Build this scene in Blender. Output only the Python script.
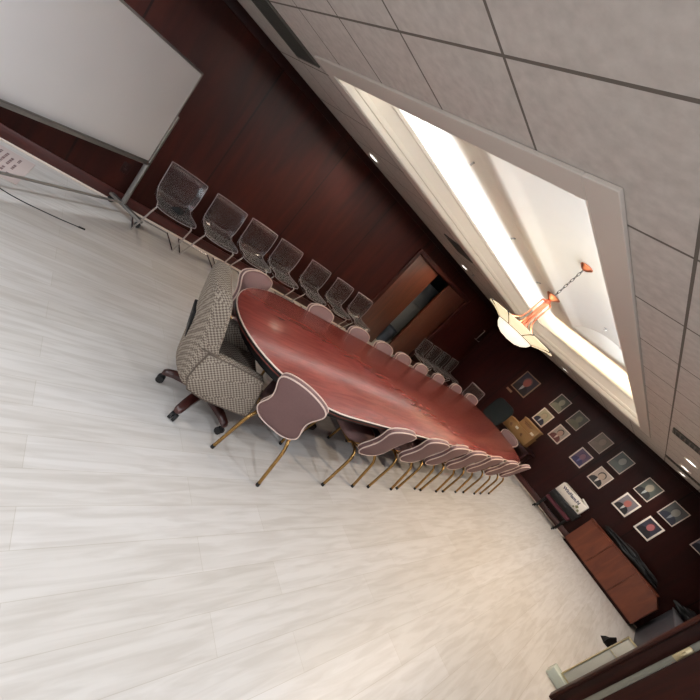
import bpy, bmesh, math, random
from mathutils import Vector, Matrix, noise

# ------------------------------------------------------------------ scene, camera, light
sc = bpy.context.scene
COL = sc.collection
for o in list(bpy.data.objects):
    bpy.data.objects.remove(o, do_unlink=True)

cam_data = bpy.data.cameras.new('camera')
cam = bpy.data.objects.new('camera', cam_data)
COL.objects.link(cam)
cam_data.sensor_fit = 'HORIZONTAL'
cam_data.sensor_width = 36.0
cam_data.lens = 36.0 * 367.845 / 700.0
cam_data.clip_start = 0.02
RX = Vector((0.420554, 0.612086, 0.669691))       # camera right
DN = Vector((0.658359, 0.302002, -0.689462))      # camera down
FW = Vector((-0.624258, 0.730853, -0.275964))     # viewing direction
cm = Matrix((RX, -DN, -FW)).transposed().to_4x4()
cm.translation = Vector((0, 0, 1.75))
cam.matrix_world = cm
sc.camera = cam

sc.view_settings.view_transform = 'Standard'
sc.view_settings.look = 'None'
sc.view_settings.gamma = 1.0
sc.view_settings.use_curve_mapping = False
sc.view_settings.exposure = 0.14
try:
    sc.cycles.use_denoising = True
    sc.cycles.max_bounces = 10
    sc.cycles.diffuse_bounces = 6
    sc.cycles.transparent_max_bounces = 24
    sc.cycles.sample_clamp_indirect = 3.0
    sc.cycles.sample_clamp_direct = 6.0
    sc.cycles.caustics_reflective = False
    sc.cycles.caustics_refractive = False
except Exception:
    pass

world = bpy.data.worlds.new('world')
sc.world = world
world.use_nodes = True
world.node_tree.nodes['Background'].inputs[0].default_value = (0.9, 0.95, 1.0, 1)
world.node_tree.nodes['Background'].inputs[1].default_value = 0.15

WARM = (1.0, 0.80, 0.58)
NEUTRAL = (1.0, 0.93, 0.85)
COOL = (0.86, 0.93, 1.0)
P_COVE_LEFT, P_COVE_RIGHT, P_COVE_NEAR, P_COVE_FAR = 250, 680, 380, 30
P_DOWN, P_CHAND = 32, 1.0
SPREAD = math.radians(135)
P_VAULT_FILL, P_SIDE_FILL = 80, 55  # strengths of the two added fill lights

def area(name, loc, sx, sy, power, color, euler=(0, 0, 0), spread=math.pi):
    l = bpy.data.lights.new(name, 'AREA')
    l.shape = 'RECTANGLE'; l.size = sx; l.size_y = sy
    l.energy = power; l.color = color; l.spread = spread
    o = bpy.data.objects.new(name, l); COL.objects.link(o)
    o.location = loc
    o.rotation_euler = euler
    return o

def spot(name, loc, power, color, size=2.3, blend=0.8, rad=0.06, direction=(0, 0, -1)):
    l = bpy.data.lights.new(name, 'SPOT')
    l.energy = power; l.color = color; l.spot_size = size; l.spot_blend = blend
    l.shadow_soft_size = rad
    o = bpy.data.objects.new(name, l); COL.objects.link(o)
    o.location = loc
    o.rotation_euler = Vector(direction).to_track_quat('-Z', 'Y').to_euler()
    return o

# room measures (metres): left wall x=XL, photo wall y=YF, ceiling z=HC
XL, XR, YN, YF, HC = -4.749, 1.95, -3.2, 9.108, 2.35
CX, CY = -1.98, 4.2                     # centre of the ceiling tray
TX0, TX1, TY0, TY1 = -3.19, -0.82, 1.335, 7.05
ZS = 2.80                               # soffit of the tray
# LED strips on the ledge behind the tray's lip
area('cove_light_left', (TX0 - 0.14, CY, 2.50), 0.06, 5.5, P_COVE_LEFT, COOL, (math.pi, 0.25, 0), SPREAD)
area('cove_light_right', (TX1 + 0.14, CY, 2.50), 0.06, 5.5, P_COVE_RIGHT, COOL, (math.pi, -0.1, 0), SPREAD)
area('cove_light_near', (CX, TY0 - 0.14, 2.50), 2.1, 0.06, P_COVE_NEAR, COOL, (math.pi - 0.1, 0, 0), SPREAD)
area('cove_light_far', (CX, TY1 + 0.14, 2.50), 2.1, 0.06, P_COVE_FAR, WARM, (math.pi + 0.25, 0, 0), SPREAD)
# added fill lights: one brightens the vault, one comes from an invented right-wall window
area('vault_fill_light', (-1.50, CY, 2.815), 0.05, 4.4, P_VAULT_FILL, (0.78, 0.89, 1.0), (math.pi, -0.35, 0), math.radians(165))
area('side_fill_light', (XR - 0.04, -1.1, 1.45), 1.3, 3.4, P_SIDE_FILL, (0.93, 0.96, 1.0), (0, math.pi / 2, 0))

# ------------------------------------------------------------------ materials
def new_mat(name):
    m = bpy.data.materials.new(name); m.use_nodes = True
    nt = m.node_tree; b = nt.nodes['Principled BSDF']
    return m, nt, b

def setin(b, **k):
    names = dict(color='Base Color', rough='Roughness', metal='Metallic', spec='Specular IOR Level', coat='Coat Weight',
                 coatr='Coat Roughness', emit='Emission Color', emits='Emission Strength', sheen='Sheen Weight', trans='Transmission Weight')
    for kk, v in k.items():
        s = b.inputs[names[kk]]
        if kk in ('color', 'emit'):
            v = (*v, 1)
        s.default_value = v

def srgb(r, g, b):
    def f(c):
        c /= 255.0
        return c / 12.92 if c <= 0.04045 else ((c + 0.055) / 1.055) ** 2.4
    return (f(r), f(g), f(b))

def N(nt, t, **k):
    n = nt.nodes.new(t)
    for a, v in k.items():
        setattr(n, a, v)
    return n

def mat_plain(name, color, rough=0.5, metal=0.0, var=0.12, scale=25.0, bump=0.0, coat=0.0, spec=0.5):
    m, nt, b = new_mat(name)
    setin(b, rough=rough, metal=metal, coat=coat, spec=spec)
    tc = N(nt, 'ShaderNodeTexCoord'); nz = N(nt, 'ShaderNodeTexNoise')
    nz.inputs['Scale'].default_value = scale; nz.inputs['Detail'].default_value = 3
    nt.links.new(tc.outputs['Object'], nz.inputs['Vector'])
    mix = N(nt, 'ShaderNodeMixRGB')
    mix.inputs[1].default_value = (*[c * (1 - var) for c in color], 1)
    mix.inputs[2].default_value = (*[min(1, c * (1 + var)) for c in color], 1)
    nt.links.new(nz.outputs['Fac'], mix.inputs[0]); nt.links.new(mix.outputs[0], b.inputs['Base Color'])
    if bump:
        bp = N(nt, 'ShaderNodeBump'); bp.inputs['Strength'].default_value = bump; bp.inputs['Distance'].default_value = 0.004
        nt.links.new(nz.outputs['Fac'], bp.inputs['Height']); nt.links.new(bp.outputs[0], b.inputs['Normal'])
    return m

def mat_wood(name, c1, c2, stretch=(6, 6, 0.6), rough=0.35, coat=0.0, scale=2.0, seams=None, spec=0.5, distort=1.2):
    """grain: stretched noise in object space; seams: (axis, offset, pitch) thin dark joints"""
    m, nt, b = new_mat(name)
    setin(b, rough=rough, coat=coat, coatr=0.1, spec=spec)
    tc = N(nt, 'ShaderNodeTexCoord'); mp = N(nt, 'ShaderNodeMapping')
    mp.inputs['Scale'].default_value = stretch
    nt.links.new(tc.outputs['Object'], mp.inputs['Vector'])
    nz = N(nt, 'ShaderNodeTexNoise'); nz.inputs['Scale'].default_value = scale; nz.inputs['Detail'].default_value = 6
    nz.inputs['Distortion'].default_value = distort
    nt.links.new(mp.outputs[0], nz.inputs['Vector'])
    cr = N(nt, 'ShaderNodeValToRGB')
    cr.color_ramp.elements[0].position = 0.32; cr.color_ramp.elements[0].color = (*c1, 1)
    cr.color_ramp.elements[1].position = 0.70; cr.color_ramp.elements[1].color = (*c2, 1)
    nt.links.new(nz.outputs['Fac'], cr.inputs[0])
    last = cr.outputs[0]
    if seams:
        ax, off, pitch = seams
        sep = N(nt, 'ShaderNodeSeparateXYZ'); nt.links.new(tc.outputs['Object'], sep.inputs[0])
        a1 = N(nt, 'ShaderNodeMath', operation='SUBTRACT'); nt.links.new(sep.outputs[ax], a1.inputs[0]); a1.inputs[1].default_value = off
        a2 = N(nt, 'ShaderNodeMath', operation='PINGPONG'); nt.links.new(a1.outputs[0], a2.inputs[0]); a2.inputs[1].default_value = pitch / 2
        a3 = N(nt, 'ShaderNodeMath', operation='LESS_THAN'); nt.links.new(a2.outputs[0], a3.inputs[0]); a3.inputs[1].default_value = 0.009
        mx = N(nt, 'ShaderNodeMixRGB'); nt.links.new(a3.outputs[0], mx.inputs[0]); nt.links.new(last, mx.inputs[1])
        mx.inputs[2].default_value = (*[c * 0.25 for c in c1], 1)
        last = mx.outputs[0]
    nt.links.new(last, b.inputs['Base Color'])
    return m

def mat_floor():
    m, nt, b = new_mat('floor_planks')
    setin(b, rough=0.36, spec=0.45)
    tc = N(nt, 'ShaderNodeTexCoord')
    rot = N(nt, 'ShaderNodeMapping'); rot.inputs['Rotation'].default_value = (0, 0, math.pi / 2)
    nt.links.new(tc.outputs['Object'], rot.inputs['Vector'])
    br = N(nt, 'ShaderNodeTexBrick'); br.offset = 0.37
    br.inputs['Scale'].default_value = 1.0; br.inputs['Brick Width'].default_value = 1.22; br.inputs['Row Height'].default_value = 0.18
    br.inputs['Mortar Size'].default_value = 0.0012; br.inputs['Mortar Smooth'].default_value = 0.2
    br.inputs['Color1'].default_value = (*srgb(210, 205, 201), 1); br.inputs['Color2'].default_value = (*srgb(203, 197, 191), 1)
    br.inputs['Mortar'].default_value = (*srgb(188, 180, 170), 1)
    nt.links.new(rot.outputs[0], br.inputs['Vector'])
    mp = N(nt, 'ShaderNodeMapping'); mp.inputs['Scale'].default_value = (16.0, 1.5, 1)
    nt.links.new(tc.outputs['Object'], mp.inputs['Vector'])
    nz = N(nt, 'ShaderNodeTexNoise'); nz.inputs['Scale'].default_value = 1.6; nz.inputs['Detail'].default_value = 7; nz.inputs['Distortion'].default_value = 0.7
    nt.links.new(mp.outputs[0], nz.inputs['Vector'])
    cr = N(nt, 'ShaderNodeValToRGB')
    cr.color_ramp.elements[0].position = 0.36; cr.color_ramp.elements[0].color = (*srgb(205, 198, 190), 1)
    cr.color_ramp.elements[1].position = 0.60; cr.color_ramp.elements[1].color = (1, 1, 1, 1)
    nt.links.new(nz.outputs['Fac'], cr.inputs[0])
    mx = N(nt, 'ShaderNodeMixRGB', blend_type='MULTIPLY'); mx.inputs[0].default_value = 0.34
    nt.links.new(br.outputs['Color'], mx.inputs[1]); nt.links.new(cr.outputs[0], mx.inputs[2])
    nt.links.new(mx.outputs[0], b.inputs['Base Color'])
    bp = N(nt, 'ShaderNodeBump'); bp.inputs['Strength'].default_value = 0.06; bp.inputs['Distance'].default_value = 0.003
    nt.links.new(nz.outputs['Fac'], bp.inputs['Height']); nt.links.new(bp.outputs[0], b.inputs['Normal'])
    return m

def mat_ceiling():
    m, nt, b = new_mat('ceiling_tiles')
    setin(b, rough=0.9, spec=0.2)
    tc = N(nt, 'ShaderNodeTexCoord'); sep = N(nt, 'ShaderNodeSeparateXYZ'); nt.links.new(tc.outputs['Object'], sep.inputs[0])
    P = 0.6065
    def line(out, off, w):
        a1 = N(nt, 'ShaderNodeMath', operation='SUBTRACT'); nt.links.new(out, a1.inputs[0]); a1.inputs[1].default_value = off
        a2 = N(nt, 'ShaderNodeMath', operation='FLOORED_MODULO'); nt.links.new(a1.outputs[0], a2.inputs[0]); a2.inputs[1].default_value = P
        a3 = N(nt, 'ShaderNodeMath', operation='LESS_THAN'); nt.links.new(a2.outputs[0], a3.inputs[0]); a3.inputs[1].default_value = w
        return a3.outputs[0]
    lx = line(sep.outputs[0], -0.455, 0.013); ly = line(sep.outputs[1], 0.799, 0.013)
    mxx = N(nt, 'ShaderNodeMath', operation='MAXIMUM'); nt.links.new(lx, mxx.inputs[0]); nt.links.new(ly, mxx.inputs[1])
    nz = N(nt, 'ShaderNodeTexNoise'); nz.inputs['Scale'].default_value = 22; nz.inputs['Detail'].default_value = 8
    nt.links.new(tc.outputs['Object'], nz.inputs['Vector'])
    cr = N(nt, 'ShaderNodeValToRGB')
    cr.color_ramp.elements[0].position = 0.3; cr.color_ramp.elements[0].color = (*srgb(179, 172, 167), 1)
    cr.color_ramp.elements[1].position = 0.7; cr.color_ramp.elements[1].color = (*srgb(195, 188, 183), 1)
    nt.links.new(nz.outputs['Fac'], cr.inputs[0])
    mx = N(nt, 'ShaderNodeMixRGB'); nt.links.new(mxx.outputs[0], mx.inputs[0]); nt.links.new(cr.outputs[0], mx.inputs[1])
    mx.inputs[2].default_value = (*srgb(104, 97, 91), 1)  # shadow along the recessed tile edges, painted into the colour
    nt.links.new(mx.outputs[0], b.inputs['Base Color'])
    hs = N(nt, 'ShaderNodeMath', operation='MULTIPLY'); nt.links.new(mxx.outputs[0], hs.inputs[0]); hs.inputs[1].default_value = -1.0
    ad = N(nt, 'ShaderNodeMath', operation='MULTIPLY_ADD'); nt.links.new(nz.outputs['Fac'], ad.inputs[0]); ad.inputs[1].default_value = 0.35; nt.links.new(hs.outputs[0], ad.inputs[2])
    bp = N(nt, 'ShaderNodeBump'); bp.inputs['Strength'].default_value = 0.25; bp.inputs['Distance'].default_value = 0.006
    nt.links.new(ad.outputs[0], bp.inputs['Height']); nt.links.new(bp.outputs[0], b.inputs['Normal'])
    return m

def mat_houndstooth():
    m, nt, b = new_mat('woven_check')
    setin(b, rough=0.9, spec=0.2)
    tc = N(nt, 'ShaderNodeTexCoord')
    mp = N(nt, 'ShaderNodeMapping'); mp.inputs['Rotation'].default_value = (0.12, 0.08, 0.05); mp.inputs['Scale'].default_value = (72, 80, 80)
    nt.links.new(tc.outputs['Object'], mp.inputs['Vector'])
    ck = N(nt, 'ShaderNodeTexChecker'); ck.inputs['Scale'].default_value = 1.0
    nt.links.new(mp.outputs[0], ck.inputs['Vector'])
    ck.inputs['Color1'].default_value = (*srgb(164, 152, 138), 1); ck.inputs['Color2'].default_value = (*srgb(108, 95, 86), 1)
    nz = N(nt, 'ShaderNodeTexNoise'); nz.inputs['Scale'].default_value = 160
    nt.links.new(tc.outputs['Object'], nz.inputs['Vector'])
    mx = N(nt, 'ShaderNodeMixRGB', blend_type='MULTIPLY'); mx.inputs[0].default_value = 0.35
    nt.links.new(ck.outputs['Color'], mx.inputs[1]); nt.links.new(nz.outputs['Fac'], mx.inputs[2])
    nt.links.new(mx.outputs[0], b.inputs['Base Color'])
    return m

def mat_clear(name, tint=(0.95, 0.95, 0.97), base=0.05):
    m = bpy.data.materials.new(name); m.use_nodes = True
    nt = m.node_tree; nt.nodes.clear()
    out = N(nt, 'ShaderNodeOutputMaterial'); tr = N(nt, 'ShaderNodeBsdfTransparent'); gl = N(nt, 'ShaderNodeBsdfGlossy')
    tr.inputs[0].default_value = (*tint, 1); gl.inputs['Roughness'].default_value = 0.16; gl.inputs['Color'].default_value = (1, 1, 1, 1)
    fr = N(nt, 'ShaderNodeLayerWeight'); fr.inputs['Blend'].default_value = 0.13
    ad = N(nt, 'ShaderNodeMath', operation='ADD'); ad.inputs[1].default_value = base * 0.5
    nt.links.new(fr.outputs['Fresnel'], ad.inputs[0]); ad.use_clamp = True
    mx = N(nt, 'ShaderNodeMixShader'); nt.links.new(ad.outputs[0], mx.inputs[0]); nt.links.new(tr.outputs[0], mx.inputs[1]); nt.links.new(gl.outputs[0], mx.inputs[2])
    df = N(nt, 'ShaderNodeBsdfDiffuse'); df.inputs[0].default_value = (0.85, 0.84, 0.86, 1)
    m2 = N(nt, 'ShaderNodeMixShader'); m2.inputs[0].default_value = 0.022
    nt.links.new(mx.outputs[0], m2.inputs[1]); nt.links.new(df.outputs[0], m2.inputs[2]); nt.links.new(m2.outputs[0], out.inputs[0])
    return m

def mat_glow(name, color, strength, base=(0.9, 0.85, 0.75)):
    m, nt, b = new_mat(name)
    nz = N(nt, 'ShaderNodeTexNoise'); nz.inputs['Scale'].default_value = 7.0; nz.inputs['Detail'].default_value = 3
    cr = N(nt, 'ShaderNodeValToRGB')
    cr.color_ramp.elements[0].color = (*[c * 0.9 for c in color], 1); cr.color_ramp.elements[1].color = (*color, 1)
    nt.links.new(nz.outputs['Fac'], cr.inputs[0]); nt.links.new(cr.outputs[0], b.inputs['Emission Color'])
    setin(b, color=base, rough=0.3, emits=strength)
    return m

M = {}
M['floor'] = mat_floor()
M['ceiling'] = mat_ceiling()
M['paint'] = mat_plain('white_paint', srgb(236, 230, 220), 0.55, var=0.02, scale=6)
M['trimpaint'] = mat_plain('satin_trim_paint', srgb(205, 197, 190), 0.45, var=0.02, scale=8)
M['wall_y'] = mat_wood('mahogany_panels_long', srgb(31, 10, 7), srgb(48, 17, 11), (4, 4, 0.45), 0.42, 0.0, 1.6, ('Y', 1.545, 1.172), 0.11)
M['wall_x'] = mat_wood('mahogany_panels_end', srgb(29, 9, 8), srgb(43, 15, 12), (4, 4, 0.45), 0.42, 0.0, 1.6, ('X', -1.06, 1.2), 0.11)
M['wall_plain'] = mat_wood('mahogany_plain', srgb(25, 8, 7), srgb(38, 13, 10), (4, 4, 0.45), 0.42, 0.0, 1.6, None, 0.14)
M['base'] = mat_wood('mahogany_baseboard', srgb(56, 21, 18), srgb(78, 33, 27), (1.5, 1.5, 8), 0.3, 0.1, 2.0)
M['shoe'] = mat_plain('pale_shoe_strip', srgb(228, 214, 202), 0.4, var=0.03)
M['door_wood'] = mat_wood('brown_door_veneer', srgb(62, 30, 18), srgb(84, 43, 26), (7, 7, 0.7), 0.4, 0.0, 2.0)
M['leaf_dark'] = mat_wood('dark_door_veneer', srgb(30, 11, 8), srgb(54, 22, 15), (8, 8, 0.5), 0.42, 0.0, 2.0, None, 0.15)
M['cab_wood'] = mat_wood('orange_brown_veneer', srgb(92, 41, 21), srgb(116, 57, 31), (5, 5, 0.8), 0.4, 0.0, 2.0)
M['table'] = mat_wood('red_mahogany_top', srgb(98, 40, 35), srgb(128, 60, 52), (12, 1.6, 3), 0.25, 0.0, 2.4, None, 0.34, 0.8)
M['tableband'] = mat_plain('pale_edge_band', srgb(222, 205, 192), 0.3, var=0.03)
M['black'] = mat_plain('black_laminate', srgb(17, 15, 15), 0.55, var=0.2, spec=0.25)
M['pedestal'] = mat_wood('black_brown_pedestal', srgb(24, 14, 12), srgb(36, 20, 17), (3, 3, 0.5), 0.45, 0, 2)
M['mauve'] = mat_plain('mauve_upholstery', srgb(110, 82, 80), 0.75, var=0.10, scale=90, bump=0.15, spec=0.4)
M['piping'] = mat_plain('pale_piping', srgb(214, 190, 178), 0.45, var=0.04)
M['gold'] = mat_plain('brushed_gold', srgb(158, 124, 76), 0.32, 1.0, var=0.08, scale=60)
M['rubber'] = mat_plain('black_rubber', srgb(24, 22, 22), 0.7, var=0.1)
M['chrome'] = mat_plain('chrome', srgb(214, 212, 212), 0.18, 1.0, var=0.03)
M['alu'] = mat_plain('brushed_aluminium', srgb(164, 162, 160), 0.38, 0.9, var=0.06, scale=50)
M['whiteboard'] = mat_plain('whiteboard_face', srgb(244, 242, 244), 0.30, var=0.02, scale=2.0)
M['check'] = mat_houndstooth()
M['seam'] = mat_plain('brown_seam', srgb(92, 80, 70), 0.8, var=0.1)
M['legwood'] = mat_wood('dark_red_stained_leg', srgb(42, 18, 16), srgb(68, 32, 27), (6, 6, 6), 0.3, 0.2, 2)
M['clear'] = mat_clear('clear_acrylic')
M['rim'] = mat_plain('painted_edge_highlight', srgb(150, 142, 144), 0.2, var=0.06, spec=0.8)  # pale colour paints in the highlight along the acrylic edges
M['copper'] = mat_plain('copper', srgb(222, 142, 112), 0.28, 1.0, var=0.06)
M['bronze'] = mat_plain('dark_bronze', srgb(40, 29, 22), 0.6, 0.1, var=0.1)
M['shade'] = mat_glow('lit_art_glass', (1.0, 0.84, 0.50), 0.80)
M['bowl'] = mat_glow('lit_bowl_glass', (1.0, 0.92, 0.72), 0.95)
M['led'] = mat_glow('led_strip', (0.9, 0.95, 1.0), 6.0)
M['lamp'] = mat_glow('lit_lens', (1.0, 0.96, 0.9), 9.0)
M['vent'] = mat_plain('dark_grey_vent', srgb(84, 80, 74), 0.6, var=0.06)
M['ventdark'] = mat_plain('vent_throat', srgb(52, 50, 46), 0.7, var=0.06)
M['gold_frame'] = mat_plain('antique_gold_frame', srgb(150, 124, 96), 0.45, 0.4, var=0.15, scale=80)
M['pale_frame'] = mat_plain('pale_frame', srgb(206, 192, 182), 0.45, var=0.06, scale=60)
M['white_frame'] = mat_plain('white_frame', srgb(228, 218, 208), 0.45, var=0.04, scale=60)
M['tan_box'] = mat_plain('tan_board', srgb(150, 112, 66), 0.6, var=0.10, scale=14)
M['tan_light'] = mat_plain('light_tan_board', srgb(160, 126, 82), 0.6, var=0.08, scale=14)
M['ink'] = mat_plain('brown_ink', srgb(98, 64, 34), 0.7, var=0.1)
M['label_white'] = mat_plain('white_label', srgb(236, 228, 216), 0.5, var=0.03)
M['carton'] = mat_plain('white_carton', srgb(244, 238, 230), 0.55, var=0.03, scale=10)
M['navy_ink'] = mat_plain('navy_ink', srgb(44, 50, 84), 0.6, var=0.06)
M['green_ink'] = mat_plain('olive_ink', srgb(128, 130, 92), 0.6, var=0.06)
M['maroon'] = mat_plain('maroon_cloth', srgb(92, 40, 52), 0.8, var=0.12, scale=60)
M['blackcloth'] = mat_plain('black_nylon', srgb(17, 18, 21), 0.6, var=0.35, scale=14, bump=0.6, spec=0.3)
M['charcoal'] = mat_plain('charcoal_paint', srgb(66, 66, 72), 0.5, var=0.06)
M['greytop'] = mat_plain('grey_top', srgb(104, 102, 106), 0.45, var=0.05)
M['frost'] = mat_plain('frosted_panel', srgb(188, 188, 180), 0.35, var=0.04, scale=5)
M['brass'] = mat_plain('polished_brass', srgb(196, 182, 146), 0.3, 1.0, var=0.05)
M['palegreen'] = mat_plain('pale_green_acrylic', srgb(186, 194, 184), 0.2, var=0.04, scale=6)
M['edge'] = mat_plain('pale_metal_edge', srgb(150, 150, 138), 0.4, 0.3, var=0.06)
M['paper'] = mat_plain('printed_paper', srgb(206, 188, 182), 0.7, var=0.04, scale=5)
M['print'] = mat_plain('print_ink', srgb(128, 104, 102), 0.7, var=0.08)
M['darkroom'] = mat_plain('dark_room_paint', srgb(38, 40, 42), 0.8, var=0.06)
M['greycab'] = mat_plain('grey_steel', srgb(152, 156, 156), 0.45, 0.1, var=0.04)
M['blackgreen'] = mat_plain('black_green_vinyl', srgb(6, 9, 7), 0.6, var=0.15, spec=0.12)
M['slate'] = mat_plain('slate_plastic', srgb(58, 66, 78), 0.5, var=0.08)

# ------------------------------------------------------------------ mesh helpers
class MB:
    def __init__(self):
        self.bm = bmesh.new()
    def _new(self, geom_verts, mi):
        for f in {f for v in geom_verts for f in v.link_faces}:
            f.material_index = mi
    def box(self, c, s, rot=None, bevel=0.0, mi=0, seg=2):
        r = bmesh.ops.create_cube(self.bm, size=1.0)
        vs = r['verts']
        bmesh.ops.scale(self.bm, vec=Vector(s), verts=vs)
        if bevel:
            es = list({e for v in vs for e in v.link_edges})
            rb = bmesh.ops.bevel(self.bm, geom=es, offset=bevel, segments=seg, profile=0.5, affect='EDGES')
            vs = list({v for f in rb['faces'] for v in f.verts} | {v for v in vs if v.is_valid})
        fs = {f for v in vs for f in v.link_faces}
        for f in fs: f.material_index = mi
        mt = Matrix.Translation(Vector(c))
        if rot is not None:
            mt = mt @ rot.to_4x4()
        bmesh.ops.transform(self.bm, matrix=mt, verts=vs)
        return vs
    def span(self, a, b, bevel=0.0, mi=0):
        a = Vector(a); b = Vector(b)
        return self.box((a + b) / 2, [abs(x) for x in (b - a)], None, bevel, mi)
    def tube(self, pts, r, n=10, closed=False, mi=0, cap=True):
        pts = [Vector(p) for p in pts]
        rr = r if isinstance(r, (list, tuple)) else [r] * len(pts)
        m = len(pts); rings = []
        prev = None
        for i, p in enumerate(pts):
            if closed:
                t = (pts[(i + 1) % m] - pts[i - 1])
            else:
                t = pts[min(i + 1, m - 1)] - pts[max(i - 1, 0)]
            t.normalize()
            if prev is None:
                up = Vector((0, 0, 1)) if abs(t.z) < 0.9 else Vector((1, 0, 0))
                nrm = t.cross(up).normalized()
            else:
                nrm = (prev - t * prev.dot(t)).normalized()
            prev = nrm
            bn = t.cross(nrm)
            rings.append([self.bm.verts.new(p + (nrm * math.cos(2 * math.pi * k / n) + bn * math.sin(2 * math.pi * k / n)) * rr[i]) for k in range(n)])
        loop = range(m) if closed else range(m - 1)
        for i in loop:
            A, B = rings[i], rings[(i + 1) % m]
            off = 0
            if closed and i == m - 1:
                best = 1e9
                for o in range(n):
                    d = sum((A[k].co - B[(k + o) % n].co).length for k in range(n))
                    if d < best: best = d; off = o
            for k in range(n):
                f = self.bm.faces.new((A[k], A[(k + 1) % n], B[(k + 1 + off) % n], B[(k + off) % n])); f.material_index = mi
        if cap and not closed:
            for R in (rings[0][::-1], rings[-1]):
                f = self.bm.faces.new(R); f.material_index = mi
    def lathe(self, prof, c=(0, 0, 0), n=28, mi=0, close=False):
        c = Vector(c); rings = []
        for (r, z) in prof:
            if r < 1e-5:
                rings.append([self.bm.verts.new(c + Vector((0, 0, z)))])
            else:
                rings.append([self.bm.verts.new(c + Vector((r * math.cos(2 * math.pi * k / n), r * math.sin(2 * math.pi * k / n), z))) for k in range(n)])
        pairs = list(zip(rings, rings[1:]))
        if close: pairs.append((rings[-1], rings[0]))
        for A, B in pairs:
            if len(A) == 1 and len(B) == 1: continue
            for k in range(n):
                if len(A) == 1: vs = (A[0], B[(k + 1) % n], B[k])
                elif len(B) == 1: vs = (A[k], A[(k + 1) % n], B[0])
                else: vs = (A[k], A[(k + 1) % n], B[(k + 1) % n], B[k])
                f = self.bm.faces.new(vs); f.material_index = mi
    def loft(self, loops, cap=True, mi=0):
        R = [[self.bm.verts.new(Vector(p)) for p in L] for L in loops]
        n = len(R[0])
        for A, B in zip(R, R[1:]):
            for k in range(n):
                f = self.bm.faces.new((A[k], A[(k + 1) % n], B[(k + 1) % n], B[k])); f.material_index = mi
        if cap:
            for L in (R[0][::-1], R[-1]):
                f = self.bm.faces.new(L); f.material_index = mi
    def poly(self, pts, mi=0):
        f = self.bm.faces.new([self.bm.verts.new(Vector(p)) for p in pts]); f.material_index = mi
    def sheet(self, rows, thick=0.0, mi=0):
        """grid of points -> surface; with thick: a closed shell"""
        m, n = len(rows), len(rows[0])
        P = [[Vector(p) for p in r] for r in rows]
        V = [[self.bm.verts.new(p) for p in r] for r in P]
        fs = []
        for i in range(m - 1):
            for j in range(n - 1):
                fs.append(self.bm.faces.new((V[i][j], V[i][j + 1], V[i + 1][j + 1], V[i + 1][j])))
        for f in fs: f.material_index = mi
        if thick:
            bmesh.ops.recalc_face_normals(self.bm, faces=fs)
            bmesh.ops.solidify(self.bm, geom=fs, thickness=thick)
    def build(self, name, mats, parent=None, smooth=40, loc=None, recalc=True):
        if recalc:
            bmesh.ops.recalc_face_normals(self.bm, faces=self.bm.faces[:])
        me = bpy.data.meshes.new(name)
        self.bm.to_mesh(me); self.bm.free()
        for m in (mats if isinstance(mats, (list, tuple)) else [mats]):
            me.materials.append(m)
        if smooth:
            me.shade_smooth(); me.set_sharp_from_angle(angle=math.radians(smooth))
        o = bpy.data.objects.new(name, me); COL.objects.link(o)
        if parent is not None: o.parent = parent
        if loc is not None: o.location = loc
        return o

def thing(name, label, cat, loc=(0, 0, 0), rotz=0.0, group=None):
    o = bpy.data.objects.new(name, None); COL.objects.link(o)
    o.empty_display_size = 0.1
    o.location = loc; o.rotation_euler = (0, 0, rotz)
    o['label'] = label; o['category'] = cat
    if group: o['group'] = group
    return o

def tag(o, label, cat, group=None):
    o['label'] = label; o['category'] = cat
    if group: o['group'] = group
    return o

def struct(o):
    o['kind'] = 'structure'; return o

def dup(root, loc, rotz, label, group=None):
    r = root.copy(); COL.objects.link(r)
    r.location = loc; r.rotation_euler = (0, 0, rotz); r['label'] = label
    if group: r['group'] = group
    for ch in list(root.children):
        c = ch.copy(); COL.objects.link(c); c.parent = r
        for g in list(ch.children):
            d = g.copy(); COL.objects.link(d); d.parent = c
    return r

def smooth_path(pts, n=6):
    P = [Vector(p) for p in pts]; out = []
    for i in range(len(P) - 1):
        p0 = P[max(i - 1, 0)]; p1 = P[i]; p2 = P[i + 1]; p3 = P[min(i + 2, len(P) - 1)]
        for k in range(n):
            t = k / n
            out.append(0.5 * ((2 * p1) + (p2 - p0) * t + (2 * p0 - 5 * p1 + 4 * p2 - p3) * t * t + (3 * p1 - p0 - 3 * p2 + p3) * t ** 3))
    out.append(P[-1])
    return out

def closed_path(pts, n=6):
    P = [Vector(p) for p in pts]; m = len(P); out = []
    for i in range(m):
        p0, p1, p2, p3 = P[i - 1], P[i], P[(i + 1) % m], P[(i + 2) % m]
        for k in range(n):
            t = k / n
            out.append(0.5 * ((2 * p1) + (p2 - p0) * t + (2 * p0 - 5 * p1 + 4 * p2 - p3) * t * t + (3 * p1 - p0 - 3 * p2 + p3) * t ** 3))
    return out

# ------------------------------------------------------------------ room shell
b = MB(); b.span((XL - 1.7, YN - 0.1, -0.1), (XR + 0.1, YF + 0.1, 0)); struct(b.build('floor', M['floor'], smooth=0))

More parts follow.
